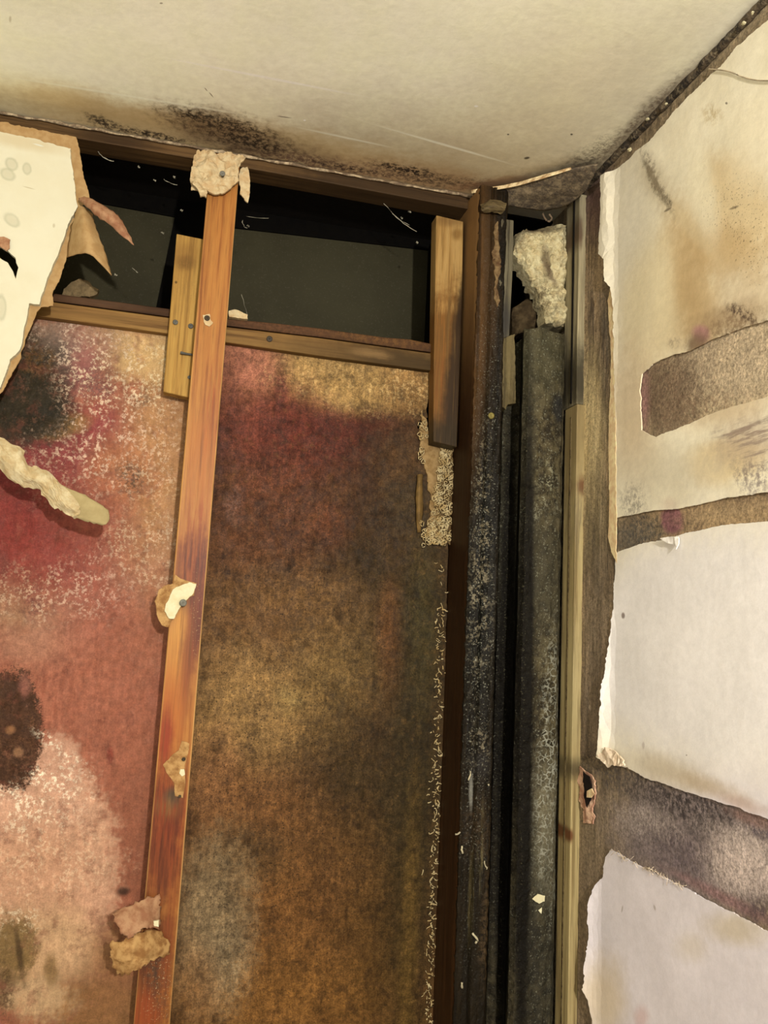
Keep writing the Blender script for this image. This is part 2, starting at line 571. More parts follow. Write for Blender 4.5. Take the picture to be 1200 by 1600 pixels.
struct(box('ceiling', (-1.5, -0.8, ZC), (XW + .12, 1.37, ZC + .05), M_ceil), 'cream painted ceiling stained brown and black along the damp edge', 'ceiling')

# ---- right wall (bare, where the paper is off)
mr = Mat('stripped_wall', 'right', XW, GR, rough=.75, spec=.3)
vst = mr.noise(1.0, 5, .6, stretch=(90, 90, 9))
mr.base((148, 124, 88), (108, 90, 62), vst, .35, .65)
mr.many([
    (1080, 80, 240, 30, (190, 165, 120), .9, .6, .4, -45),
    (935, 300, 26, 45, (98, 74, 60), .9, .7, .6),
    (925, 420, 30, 90, (142, 122, 82), .6, .8, .6),
    (950, 540, 16, 110, (100, 84, 60), .7, .7, .7),
    (930, 680, 26, 90, (150, 130, 88), .7, .8, .7),
    (945, 800, 20, 130, (100, 84, 58), .8, .7, .8, 0, {'speck': 'streak'}),
    (925, 1000, 30, 160, (118, 98, 70), .7, .8, .5),
    (925, 1480, 40, 160, (112, 92, 68), .7, .8, .5),
    # the patch behind the torn upper paper
    (1110, 590, 150, 110, (186, 160, 116), 1, .3, .2, -17),
    (1140, 560, 100, 60, (188, 163, 124), .8, .7, .6, -17),
    (1045, 610, 52, 66, (66, 48, 36), .97, .5, .6, -10, {'speck': 'mould', 'kind': 'f'}),
    (1035, 620, 46, 62, (108, 84, 60), .75, .6, .5, -10),
    (1006, 620, 8, 55, (148, 104, 92), .7, .7, .5),
    (1090, 560, 90, 40, (140, 114, 82), .6, .8, .8, -17, {'speck': 'fur', 'kind': 'f'}),
    (1095, 635, 70, 20, (130, 104, 74), .7, .7, .8, -17, {'speck': 'mould', 'kind': 'f'}),
    # narrow band
    (1080, 815, 140, 30, (160, 130, 88), 1, .3, .2, -10),
    (1000, 830, 42, 26, (50, 45, 36), .97, .5, .7, -10, {'speck': 'mould', 'kind': 'f'}),
    (985, 838, 46, 22, (98, 90, 74), .6, .7, .5, -10),
    (1050, 812, 18, 22, (128, 78, 78), .85, .25, .35, -10, {'kind': 'f'}),
    (1082, 812, 16, 24, (112, 90, 66), .8, .6, .6, -10, {'speck': 'fur'}),
    (1170, 780, 50, 16, (118, 94, 66), .8, .7, .8, -10, {'speck': 'mould', 'kind': 'f'}),
    (1130, 800, 60, 10, (172, 142, 98), .6, .8, .6, -10),
    # broad lower band
    (1080, 1310, 150, 95, (132, 114, 100), 1, .4, .3, 22),
    (1020, 1235, 80, 28, (62, 54, 46), .97, .6, .8, 20, {'speck': 'mould', 'kind': 'f'}),
    (1100, 1275, 90, 30, (58, 49, 44), .97, .6, .8, 22, {'speck': 'mould', 'kind': 'f'}),
    (1010, 1290, 45, 28, (176, 156, 132), .8, .6, .9, 30, {'speck': 'fur', 'kind': 'f'}),
    (1060, 1330, 70, 32, (64, 54, 50), .9, .7, .9, 25, {'speck': 'mould', 'kind': 'f'}),
    (1060, 1340, 60, 30, (112, 94, 88), .5, .8, .6, 25),
    (1165, 1350, 60, 48, (192, 168, 144), .95, .55, .6, 24, {'kind': 'f'}),
    (1150, 1310, 60, 18, (172, 152, 130), .6, .6, .8, 22, {'speck': 'fur'}),
    (1135, 1405, 95, 9, (132, 96, 86), .8, .7, .5, 27),
    (1185, 1420, 30, 20, (78, 62, 58), .85, .7, .8, 27, {'speck': 'mould', 'kind': 'f'}),
    (1175, 1280, 40, 9, (140, 104, 86), .65, .7, .6, 20),
    (1185, 1300, 26, 8, (70, 58, 62), .8, .7, .8, 20, {'speck': 'mould'}),
    (925, 1190, 30, 16, (46, 38, 28), .9, .7, .8, 0, {'speck': 'mould'}),
    (960, 1215, 40, 20, (88, 76, 62), .8, .7, .8, 20, {'speck': 'mould', 'kind': 'f'}),
])
mr.mottle((78, 62, 46), .4, mr.n3, .50, .64)
mr.vary(mr.noise(190, 5, .75), .62, 1.34).vary(mr.noise(60, 5, .7), .8, 1.18)
mr.bump(mr.n2, .5, .002).bump(mr.n3, .5, .0008)
M_rwall = mr.done()
struct(box('wall_right', (XW, -0.8, 0), (XW + .12, 1.70, ZC), M_rwall), 'right wall with bare mouldy strips where wallpaper is torn away', 'wall')

# ---- masonry behind, side wall, floor
m_dark = plain('shade_black', (26, 20, 14), .9, GB, .8); M_dark = m_dark.done()  # near-black colour carries the shade of the deep void
struct(box('wall_back', (-1.5, 1.60, 0), (XW, 1.70, ZC), M_dark), 'dark masonry at the back of the opening', 'wall')
struct(box('trim_3', (-1.5, 1.37, ZC - .004), (XW, 1.70, ZC + .05), M_dark), 'added black soffit behind the lintel that keeps the void dark', 'trim')  # added black slab, so the void above the pane stays dark
M_plain = plain('plain_plaster', (225, 205, 165), .8, (.9, .75, .55), .1).done()
struct(box('wall_left', (-1.6, -0.8, 0), (-1.5, 1.70, ZC), M_plain), 'plain left wall', 'wall')
M_floor = wood('floor_boards', (205, 175, 135), (190, 158, 115), YP, axis='x').done()  # colour lightened so the unseen floor bounces light to the ceiling
struct(box('floor', (-1.6, -0.8, -.05), (XW + .12, 1.70, 0), M_floor), 'brown floor boards', 'floor')

# ---- window_1: the blocked fanlight
M_blackframe = plain('black_frame_paint', (16, 13, 9), .95, GB, .1, spec=.05).done()
mg = Mat('dusty_grey_pane', level=YG, rough=.5, spec=.06)
mg.base((66, 59, 38), (60, 53, 34), mg.n1)
mg.blot(500, 440, 260, 60, (72, 65, 44), .5, .9, .5, 8)
mg.col = mg.mix(mg.math('MULTIPLY', mg.speck('dots'), .25), mg.col, mg.c((100, 94, 74)))
M_pane = mg.done()
win = struct(empty('window_1'), 'dark grey fanlight pane deep in the opening above the board', 'window')
zt = 2.36
xr = at(666, 460, 1, YG).x
zb = at(400, 560, 1, YG).z
box('pane', (-1.0, YG, zb), (xr, YG + .006, zt), M_pane, win)
pt = slab('frame', [(-300, 40), (100, 100), (700, 190), (700, 396), (665, 390), (368, 356), (150, 316), (-300, 250)], YG - .004, .02, M_blackframe, win, 0)
pm = slab('black_upright', [(276, 325), (356, 345), (340, 515), (240, 500)], YG - .008, .02, M_blackframe, win, 0)  # flat black strip over the pane, beside the batten
pf = box('frame', (xr, YG - .03, zb - .05), (XW - .002, YG + .03, zt), M_blackframe, win, .002)
pf2 = box('sill', (-1.0, YG - .02, zb - .05), (xr, YG + .03, zb), M_blackframe, win, .002)

# ================================================================ THE DAMP BOARD
def board_mat(name, c1, c2):
    mp = Mat(name, level=YP, gain=(1.46, 1.36, 1.14), rough=.5, spec=.1)
    mp.base(c1, c2, mp.noise(1.0, 5, .65, stretch=(150, 150, 34)), .35, .65)
    return mp
def board_done(mp, dark, light, wet):
    mp.mottle(dark, .45, mp.noise(34, 6, .7), .52, .66)
    mp.mottle(light, .22, mp.noise(60, 6, .8), .52, .68)
    q = .45 if wet else 1.0
    mp.vary(mp.noise(26, 6, .75), 1 - .28 * q, 1 + .25 * q).vary(mp.noise(110, 4, .7), 1 - .28 * q, 1 + .26 * q)
    mp.vary(mp.noise(1.0, 5, .7, stretch=(190, 190, 30)), 1 - .2 * q, 1 + .2 * q).vary(mp.n3, 1 - .28 * q, 1 + .2 * q)
    mp.bump(mp.n2, .5, .003).bump(mp.n3, .35, .0005)
    if wet: mp.bump(mp.speck('white'), .3, .001)
    mp.roughs = mp.ramp(mp.n2, .35, .65, .38 if wet else .5, .7)
    return mp.done()
mp = board_mat('damp_board_pink', (170, 106, 78), (150, 88, 64))
mp.many([
    # --- left of the batten
    (258, 740, 64, 230, (178, 130, 82), .95, .5, .5, 4),
    (190, 545, 130, 40, (196, 160, 106), .95, .6, .6, 9),
    (235, 555, 50, 40, (205, 166, 106), .8, .7, .5),
    (120, 560, 50, 60, (146, 88, 80), .9, .6, .7),
    (75, 545, 44, 46, (122, 104, 86), .9, .6, .8),
    (130, 520, 60, 22, (176, 140, 112), .6, .7, .8, 9, {'speck': 'fur'}),
    (60, 725, 120, 64, (134, 58, 56), .92, .6, .5, -25),
    (130, 665, 46, 30, (142, 64, 60), .9, .6, .6, -15),
    (20, 860, 160, 110, (128, 50, 42), .92, .7, .4),
    (190, 745, 50, 60, (172, 112, 72), .9, .5, .6),
    (140, 800, 55, 60, (158, 86, 68), .6, .8, .6),
    (30, 610, 76, 86, (44, 37, 22), 1, .45, .55, 10),
    (85, 650, 40, 34, (44, 38, 24), .9, .5, .7),
    (45, 570, 34, 40, (96, 74, 40), .8, .6, .9, 0, {'speck': 'mould'}),
    (30, 650, 60, 34, (92, 80, 62), .5, .8, .9, 0, {'speck': 'fur'}),
    (105, 665, 40, 14, (160, 118, 66), .7, .6, .8, -20),
    (150, 600, 26, 24, (80, 68, 66), .7, .7, .8, 0, {'speck': 'fur'}),
    (40, 945, 84, 46, (164, 124, 88), .9, .6, .7),
    (55, 945, 22, 22, (66, 58, 48), .85, .6, .8, 0, {'speck': 'mould', 'kind': 'f'}),
    (2, 882, 12, 18, (62, 58, 48), .8, .6, .7),
    (50, 1005, 70, 30, (172, 122, 92), .7, .7, .6),
    (150, 930, 90, 60, (168, 102, 82), .6, .8, .5),
    (60, 890, 90, 46, (140, 62, 50), .7, .8, .6),
    (250, 880, 60, 60, (176, 130, 92), .6, .8, .6),
    (200, 1150, 90, 260, (160, 97, 70), .7, .7, .3),
    (230, 1330, 50, 160, (142, 87, 58), .6, .8, .3),
    # pale bloom at the bottom left
    (60, 1360, 128, 190, (208, 158, 120), .97, .16, .30, 0, {'kind': 'f'}),
    (30, 1240, 110, 70, (206, 158, 124), .9, .3, .4, 10, {'kind': 'f'}),
    (95, 1190, 34, 44, (206, 156, 122), .9, .25, .5, 0, {'kind': 'f'}),
    (60, 1350, 70, 90, (190, 140, 102), .6, .9, .5),
    (70, 1490, 110, 70, (200, 160, 112), .8, .5, .5),
    (160, 1575, 120, 55, (138, 98, 56), .9, .5, .4, 5),
    (180, 1500, 40, 60, (148, 102, 62), .8, .6, .5),
    (25, 1480, 34, 46, (120, 92, 52), .85, .5, .9),
    (8, 1540, 22, 30, (92, 70, 40), .8, .6, .8),
    (78, 1520, 12, 22, (140, 108, 66), .8, .6, .8),
    (60, 1560, 50, 34, (196, 160, 114), .8, .5, .8, 0, {'kind': 'f'}),
    # brown crust patch
    (192, 1393, 10, 7, (54, 36, 24), .9, .6, .7),
    (172, 1180, 5, 12, (138, 60, 44), .8, .6, .6),
    (205, 745, 20, 26, (62, 58, 42), .85, .6, .8, 0, {'speck': 'mould', 'kind': 'f'}),
    (220, 625, 16, 14, (90, 76, 60), .7, .6, .8, 0, {'speck': 'mould'}),
    # crystals, with the lamp's shiny flecks painted in pale
    (130, 545, 80, 60, (226, 196, 160), .85, .6, .8, 0, {'speck': 'white'}),
    (190, 600, 90, 40, (232, 206, 160), .85, .6, .8, 0, {'speck': 'white'}),
    (150, 690, 110, 80, (228, 192, 156), .85, .6, .8, 0, {'speck': 'white'}),
    (245, 580, 26, 50, (240, 214, 160), .85, .6, .8, 0, {'speck': 'white'}),
    (250, 760, 40, 120, (226, 190, 140), .45, .6, .8, 0, {'speck': 'white'}),
    (235, 860, 60, 50, (226, 192, 150), .7, .6, .8, 0, {'speck': 'white'}),
    (60, 930, 80, 40, (224, 190, 150), .6, .6, .8, 0, {'speck': 'white'}),
    (140, 915, 60, 50, (220, 176, 146), .6, .6, .8, 0, {'speck': 'white'}),
    (25, 620, 66, 70, (52, 44, 27), .9, .5, .6, 10, {'kind': 'f'}), (70, 655, 40, 26, (40, 34, 20), .85, .5, .8, 0, {'kind': 'f'}), (60, 565, 24, 20, (120, 84, 40), .6, .6, .8, 0, {'speck': 'mould'}),
    (50, 1230, 80, 60, (250, 226, 186), .9, .6, .8, 0, {'speck': 'white'}),
    (90, 1330, 90, 60, (240, 206, 160), .5, .6, .8, 0, {'speck': 'white'}),
    (20, 1440, 40, 40, (250, 226, 180), .7, .6, .8, 0, {'speck': 'white'}),
    (14, 1140, 52, 94, (66, 42, 25), 1, .10, .40, 0, {'kind': 'f'}),
    (18, 1130, 40, 76, (128, 86, 56), .75, .6, .9, 0, {'speck': 'mould'}),
    (22, 1120, 30, 60, (40, 25, 15), .8, .6, .9, 0, {'speck': 'mould', 'kind': 'f'}), (38, 1075, 10, 18, (140, 88, 70), .8, .5, .7), (28, 1175, 7, 7, (150, 108, 72), .8, .5, .7), (16, 1140, 7, 6, (150, 104, 64), .8, .5, .7),
    (20, 1485, 36, 44, (128, 100, 58), .9, .3, .9, 0, {'kind': 'f'}), (30, 1490, 5, 40, (70, 52, 30), .8, .6, .9, -8), (8, 1550, 14, 40, (74, 54, 32), .8, .6, .9, 0, {'speck': 'mould', 'kind': 'f'}), (80, 1515, 10, 24, (140, 108, 66), .8, .5, .8),
    (100, 1176, 46, 9, (255, 236, 196), .9, .6, .8, 38, {'speck': 'white'}), (62, 1215, 44, 14, (255, 236, 196), .9, .6, .8, -20, {'speck': 'white'}),
])
M_board = board_done(mp, (118, 66, 48), (186, 126, 94), True)
# --- right of the batten
mp = board_mat('damp_board_brown', (100, 70, 38), (84, 58, 32))
mp.many([
    (385, 570, 60, 50, (168, 112, 78), .95, .6, .5),
    (540, 592, 130, 56, (170, 134, 78), .97, .5, .5, 8),
    (640, 610, 40, 50, (158, 118, 66), .8, .6, .6),
    (420, 660, 90, 60, (138, 74, 54), .9, .7, .6),
    (400, 570, 40, 34, (176, 104, 84), .6, .8, .6),
    (350, 640, 30, 80, (112, 62, 44), .7, .7, .6),
    (440, 610, 12, 30, (120, 58, 46), .7, .7, .8),
    (590, 690, 82, 50, (80, 36, 28), .95, .35, .5),
    (500, 680, 60, 40, (120, 62, 46), .7, .6, .7),
    (470, 700, 100, 60, (108, 46, 34), .85, .7, .7), (620, 740, 60, 60, (72, 38, 26), .8, .7, .7),
    (430, 800, 100, 90, (112, 64, 40), .8, .8, .6),
    (520, 820, 34, 34, (140, 80, 50), .85, .6, .6),
    (365, 790, 14, 24, (140, 110, 96), .5, .8, .8, 0, {'speck': 'fur'}),
    (590, 780, 60, 60, (96, 52, 36), .7, .8, .6),
    (400, 860, 90, 60, (104, 66, 38), .6, .8, .7),
    (610, 900, 90, 200, (58, 45, 22), .9, .8, .5),
    (450, 950, 120, 60, (126, 92, 50), .75, .8, .7),
    (390, 1000, 80, 60, (118, 82, 46), .7, .8, .7),
    (400, 1110, 110, 90, (164, 126, 72), .9, .7, .6),
    (520, 1060, 70, 70, (134, 104, 56), .8, .8, .7),
    (450, 1090, 22, 22, (150, 124, 70), .6, .8, .8),
    (610, 1000, 18, 90, (116, 72, 36), .7, .8, .6),
    (340, 1230, 40, 80, (146, 100, 58), .8, .8, .7),
    (430, 1260, 90, 60, (126, 84, 44), .8, .8, .8),
    (570, 1230, 90, 130, (60, 45, 20), .85, .9, .6),
    (450, 1420, 110, 130, (124, 82, 38), .85, .9, .6),
    (380, 1330, 60, 40, (96, 72, 40), .6, .8, .8),
    (480, 1560, 150, 70, (136, 92, 40), .8, .9, .5),
    (600, 1480, 60, 160, (96, 66, 26), .8, .9, .5),
    (650, 1220, 44, 420, (48, 40, 18), .85, .8, .4, 2),
    (640, 1430, 12, 200, (112, 84, 34), .5, .9, .5, 2),
    (335, 1440, 56, 120, (146, 122, 84), .85, .6, .6, 4, {'kind': 'f'}),
    (350, 1500, 40, 60, (150, 132, 98), .5, .7, .8, 0, {'speck': 'fur'}),
    (310, 1540, 30, 60, (142, 100, 56), .6, .8, .6),
    (330, 720, 26, 60, (72, 44, 34), .6, .8, .7),
    (640, 760, 50, 110, (92, 66, 36), .7, .8, .6),
    (660, 960, 22, 110, (74, 64, 32), .7, .8, .5),
    (640, 790, 34, 40, (62, 54, 34), .6, .8, .8),
    (560, 1100, 200, 520, (50, 38, 18), .35, .5, .4, 2, {'speck': 'fur'}),
    (470, 800, 180, 160, (48, 26, 18), .4, .5, .5, 2, {'speck': 'mould'}),
    (560, 600, 120, 40, (214, 178, 112), .5, .6, .8, 8, {'speck': 'white'}),
    (640, 590, 34, 40, (216, 178, 116), .5, .6, .8, 8, {'speck': 'white'}),
    (450, 1100, 190, 420, (32, 26, 16), .85, .6, .3, 2, {'speck': 'dots'}),
])
M_board2 = board_done(mp, (34, 22, 12), (148, 108, 56), False)
board_px = [(-520, 415), (75, 494), (260, 518), (500, 553), (672, 577), (673, 610), (666, 640), (668, 652), (655, 658), (652, 668), (662, 682), (665, 700), (672, 760), (700, 845), (697, 1000), (680, 1600), (660, 2300), (-520, 2300)]
board = sheet('hardboard_panel', board_px, 'back', YP, .012, M_board, None, .012, amp=.8, step=12, seed=5)
board.data.materials.append(M_board2)
for p in board.data.polygons: p.material_index = 1 if p.center.x > .024 else 0
tag(board, 'tall damp-stained board, pink to dark brown, filling the opening behind the orange batten', 'board')

# crust of pale mould along its right edge
m = Mat('pale_crust', level=YP, rough=.7); m.base((226, 196, 140), (196, 158, 98), m.n2); m.bump(m.n3, .5, .0006); M_crust = m.done()
rnd = random.Random(11)
V, Fs = [], []
def worm(x, y, length, r, heading, drift=.9, lift=.001, level=YP):
    p = []
    for i in range(length):
        p.append(at(x, y, 1, level - lift - rnd.random() * .0012))
        heading += rnd.gauss(0, drift)
        x += math.cos(heading) * 3.0; y += math.sin(heading) * 3.0
    tube_data(p, [r * rnd.uniform(.6, 1.2) for _ in p], 5, V, Fs)
def edge_x(y): return np.interp(y, [840, 1000, 1600], [694, 692, 674])
y = 870
while y < 1600:
    dens = 1.0 if y > 950 else .35
    if rnd.random() < dens:
        worm(edge_x(y) + rnd.gauss(-4, 4), y, rnd.randint(2, 5), rnd.uniform(.0006, .0013), math.pi / 2 + rnd.gauss(0, .6), .8)
    y += rnd.uniform(1.5, 4.5)
from_data('mould_crust', V, Fs, M_crust, board, True)['label'] = 'pale yellow crust of mould down the right edge'

# lacy patch of mould under the right cleat
m = Mat('lacy_mould', level=YP, rough=.7); m.base((176, 138, 86), (140, 104, 58), m.n2)
m.blot(702, 780, 20, 90, (92, 68, 36), .9, .6, .6); m.bump(m.n3, .5, .0008); M_lacebase = m.done()
lace = sheet('lacy_mould', [(660, 640), (668, 655), (671, 690), (708, 702), (710, 760), (706, 850), (694, 848), (665, 838), (672, 800), (668, 740), (654, 705), (658, 668)], 'back', YP - .004, .004, M_lacebase, board, .004, crumple(.0012, 120), amp=2, step=5, seed=8)
lace['label'] = 'pale lacy patch of mould under the right cleat'
V, Fs = [], []
def ring(x, y, rx, r, level):
    p = []
    n = 9; ph = rnd.random() * 6
    for i in range(n + 1):
        th = ph + 2 * math.pi * i / n
        k = 1 + .25 * math.sin(3 * th + ph)
        p.append(at(x + rx * k * math.cos(th), y + rx * 1.1 * k * math.sin(th), 1, level - rnd.random() * .001))
    tube_data(p, r, 5, V, Fs)
for i in range(150):
    yy = rnd.uniform(700, 848)
    lo = 690 - (yy - 700) * .15
    ring(rnd.uniform(lo, 706), yy, rnd.uniform(2.2, 4.2), rnd.uniform(.0006, .0011), YP - .0065)
for i in range(40):
    ring(rnd.uniform(656, 700), rnd.uniform(812, 852), rnd.uniform(2.2, 4.2), rnd.uniform(.0006, .0011), YP - .0062)
for i in range(14):
    ring(rnd.uniform(655, 668), rnd.uniform(650, 725), rnd.uniform(2, 4), .0009, YP - .0062)
from_data('threads', V, Fs, M_crust, lace, True)
loft('splinter', [[(652, 742, YP - .004), (656, 741, YP - .007), (660, 742, YP - .003)], [(650, 790, YP - .006), (655, 790, YP - .011), (661, 792, YP - .004)], [(652, 832, YP - .002), (655, 832, YP - .004), (658, 830, YP - .002)]], plain('splinter_wood', (140, 104, 54), .6).done(), board, .001, 4)

# ================================================================ TIMBERS OF THE OPENING
# lintel under the ceiling
M_lintel = wood('lintel_wood', (128, 92, 52), (88, 60, 32), YC, [(600, 300, 180, 20, (60, 42, 24), .8, .7, .5, 9), (180, 215, 60, 14, (60, 40, 22), .7, .7, .5, 9)], axis='x').done()
lt = [at(-560, 128, 1, YC), at(730, 303, 1, YC)]
lin_px = [(-560, 95), (-100, 160), (120, 192), (300, 222), (500, 254), (735, 290), (735, 327), (500, 283), (300, 247), (120, 216), (-100, 180), (-560, 112)]
lb = [at(x, y, 1, YC) for x, y in lin_px]
for p in lb[:6]: p.z = ZC - .0015
tag(prism('lintel_beam', lb, Vector((0, .045, 0)), M_lintel, None, .0015), 'thin brown timber lintel directly under the ceiling edge', 'beam')

# rail and bead
M_rail = wood('rail_wood', (172, 126, 66), (138, 94, 46), YR, [
    (620, 565, 120, 26, (70, 50, 24), .95, .7, .5, 8), (480, 545, 90, 16, (112, 80, 40), .7, .8, .5, 8),
    (580, 552, 26, 6, (150, 112, 66), .7, .7, .8, 8), (120, 486, 60, 14, (150, 106, 54), .6, .8, .5, 8)], axis='x').done()
rail = slab('transom_rail', [(-520, 392), (84, 472), (262, 496), (357, 511), (500, 528), (674, 552), (674, 579), (500, 556), (356, 535), (262, 521), (75, 496), (-520, 418)], YR, .0155, M_rail)
tag(rail, 'light brown horizontal transom rail lying along the top of the damp board', 'rail')
nail(421, 530, YR, plain('old_iron', (84, 72, 58), .5).done(), rail, .005)
M_bead = wood('bead_wood', (92, 58, 32), (62, 38, 20), YR, [
    (430, 510, 90, 10, (110, 70, 40), .8, .7, .8, 8, {'speck': 'mould'}), (600, 525, 90, 14, (120, 80, 38), .8, .7, .8, 8, {'speck': 'mould'}),
    (150, 470, 60, 8, (112, 78, 50), .6, .7, .8, 8)], axis='x', bump=.5).done()
bead = slab('glazing_bead', [(-520, 376), (82, 458), (180, 471), (262, 482), (357, 498), (430, 505), (500, 513), (600, 527), (640, 530), (674, 537), (674, 550.5), (500, 526.5), (357, 509.5), (262, 494.5), (84, 470.5), (-520, 390.5)], YR, .045, M_bead)
tag(bead, 'dark reddish brown glazing bead stacked on top of the transom rail', 'bead')

# left cleat
M_iron = plain('dull_nail_steel', (120, 112, 96), .4, GB, .2).done()
M_cleat = wood('cleat_pine', (212, 160, 78), (186, 132, 60), YC, [
    (290, 410, 12, 9, (96, 62, 26), .85, .7, .7), (288, 400, 22, 20, (150, 104, 48), .6, .8, .6), (275, 441, 3, 3, (70, 44, 20), .9, .5, .4),
    (288, 445, 20, 30, (172, 126, 60), .4, .8, .8, 0, {'speck': 'fur'})], rough=.6).done()
cleat = slab('wooden_cleat', [(276, 365), (320, 374), (313, 500), (298, 622), (255, 612)], YC, .022, M_cleat)
tag(cleat, 'short pale pine cleat nailed across the transom rail just left of the long batten', 'cleat')
nail(274, 504, YC, M_iron, cleat); nail(298, 510, YC, M_iron, cleat); nail(296, 590, YC, M_iron, cleat, .003)
tube('nail', [at(282, 551, 1, YC - .004), at(292, 553, 1, YC - .004), at(306, 555, 1, YC - .003)], [.0026, .0018, .0018], M_iron, cleat)

# right cleat
M_cleat2 = wood('cleat_stained', (206, 160, 92), (182, 132, 68), YC, [
    (700, 600, 60, 140, (122, 80, 34), .97, .22, .45), (690, 560, 22, 90, (168, 104, 40), .75, .7, .7, 0, {'speck': 'streak'}), (700, 610, 30, 90, (74, 48, 24), .6, .7, .8, 0, {'speck': 'streak'}), (692, 610, 8, 60, (156, 92, 38), .6, .7, .7, 0, {'speck': 'streak'}),
    (716, 590, 20, 130, (58, 40, 22), .95, .4, .4, 4), (695, 690, 40, 32, (58, 42, 22), .95, .5, .5), (722, 470, 5, 40, (52, 34, 18), .8, .6, .3, 4),
    (714, 366, 8, 9, (140, 98, 46), .8, .6, .5), (705, 345, 26, 8, (130, 90, 46), .7, .8, .6), (692, 480, 16, 9, (212, 160, 88), .6, .8, .9, 0, {'speck': 'streak'})], rough=.45).done()
cleat2 = slab('wooden_cleat', [(682, 336), (724, 346), (722, 480), (714, 699), (677, 690), (678, 560)], YC, .03, M_cleat2)
tag(cleat2, 'short cleat, pale above and wet dark brown below, against the door jamb', 'cleat')

# the long batten
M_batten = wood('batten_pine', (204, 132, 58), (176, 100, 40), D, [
    (330, 640, 12, 70, (176, 78, 34), .7, .7, .7, 4, {'speck': 'streak'}), (315, 720, 20, 60, (196, 112, 44), .6, .8, .5),
    (312, 830, 24, 60, (166, 74, 30), .8, .7, .7, 4, {'speck': 'streak'}), (300, 900, 26, 60, (158, 74, 30), .9, .7, .6, 4), (300, 900, 26, 60, (84, 34, 16), .75, .7, .8, 4, {'speck': 'streak'}),
    (310, 960, 16, 80, (116, 46, 24), .9, .6, .6, 4), (310, 960, 16, 80, (84, 34, 16), .75, .7, .8, 4, {'speck': 'streak'}), (278, 1010, 16, 70, (210, 140, 58), .9, .5, .4, 5),
    (292, 1040, 10, 90, (140, 66, 28), .8, .6, .5, 5), (262, 1130, 22, 90, (190, 104, 40), .9, .7, .5, 5),
    (258, 1160, 10, 50, (150, 48, 24), .85, .7, .6, 4), (265, 1250, 30, 60, (152, 66, 28), .85, .7, .6, 4), (265, 1250, 30, 60, (84, 34, 16), .75, .7, .8, 4, {'speck': 'streak'}),
    (255, 1330, 30, 90, (136, 56, 24), .9, .7, .6, 4), (255, 1330, 30, 90, (84, 34, 16), .75, .7, .8, 4, {'speck': 'streak'}), (270, 1244, 12, 14, (76, 66, 44), .8, .6, .6), (262, 1262, 16, 16, (160, 108, 54), .6, .7, .7, 0, {'speck': 'streak'}),
    (236, 1500, 36, 120, (128, 66, 30), .9, .7, .6, 4), (236, 1500, 36, 120, (84, 34, 16), .75, .7, .8, 4, {'speck': 'streak'}), (250, 1530, 20, 60, (70, 56, 40), .7, .6, .9, 0, {'speck': 'mould'}),
    (262, 1480, 8, 90, (150, 70, 30), .6, .7, .6, 4), (225, 1590, 22, 40, (158, 70, 30), .8, .7, .6, 0),
    (318, 950, 1.6, 720, (226, 168, 98), .75, .4, .06, 4.65), (267, 950, 1.4, 720, (222, 160, 88), .5, .4, .06, 5.1), (306, 960, 8, 60, (226, 176, 106), .5, .6, .8, 0, {'speck': 'dots'}), (250, 1540, 22, 60, (214, 180, 130), .7, .6, .8, 0, {'speck': 'dots'}),  # the two long thin stripes paint a highlight along the batten's edges
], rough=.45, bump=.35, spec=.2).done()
a, b = at(325.5, 280, 1, D), at(208.5, 1600, 1, D); c_, d_ = at(372.5, 284, 1, D), at(265.5, 1600, 1, D)
def down(p, q, z): t = (z - p.z) / (q.z - p.z); return p + (q - p) * t
def up(p, q): return down(p, q, 2.352)
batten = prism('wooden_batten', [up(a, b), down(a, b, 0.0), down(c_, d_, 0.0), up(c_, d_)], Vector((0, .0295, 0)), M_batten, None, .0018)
tag(batten, 'long orange pine batten with red damp stains running from ceiling to bottom', 'batten')
M_screw = plain('screw_steel', (150, 140, 118), .35, GB, .1).done()
M_rust = plain('rusty_nail', (92, 74, 52), .45, GB, .3).done()
nail(347.5, 272, D - .021, M_screw, batten, .0045); nail(323.5, 497.5, D - .001, M_rust, batten, .0045)
nail(286, 942, D - .009, M_screw, batten, .0055); nail(287, 1186, D - .003, M_rust, batten, .0028)
nail(281, 1244, D - .002, M_rust, batten, .0022)

# scraps of plasterboard left under the nail heads
M_plaster = plain('torn_plaster', (238, 206, 152), .85, GB, .5, c2=(222, 180, 124)).done()
M_white = plain('white_plaster', (250, 232, 180), .85, GB, .35, c2=(244, 220, 164)).done()
M_kraft = plain('torn_kraft_paper', (212, 160, 96), .8, GB, .5, c2=(160, 108, 58)).done()
M_kraftp = plain('pinkish_kraft_paper', (198, 146, 102), .8, GB, .5, c2=(170, 112, 76)).done()
crown = sheet('plaster_scrap', [(308, 239), (332, 240), (338, 248), (342, 243), (360, 246), (378, 250), (384, 254), (372, 268), (372, 288), (362, 296), (352, 306), (338, 308), (326, 304), (322, 314), (312, 314), (308, 303), (300, 298), (297, 290), (299, 270), (301, 255)], 'back', D - .002, .004, M_plaster, None, .004, crumple(.010, 42, .0125, 2), amp=1.6, step=5, seed=21)
tag(crown, 'crumpled clump of torn plaster nailed to the batten top right under the ceiling', 'plaster')
fl = sheet('shred', [(376, 262), (386, 262), (392, 272), (391, 290), (388, 316), (382, 314), (376, 304), (374, 285)], 'back', D - .006, .003, M_plaster, crown, .004, crumple(.004, 50, .002, 5), amp=1.6, step=5, seed=22)
fl = sheet('shred', [(302, 252), (318, 246), (330, 250), (322, 275), (312, 298), (299, 298), (297, 285)], 'back', D - .010, .002, M_plaster, crown, .004, crumple(.004, 45, .002, 7), amp=1.4, step=5, seed=23)
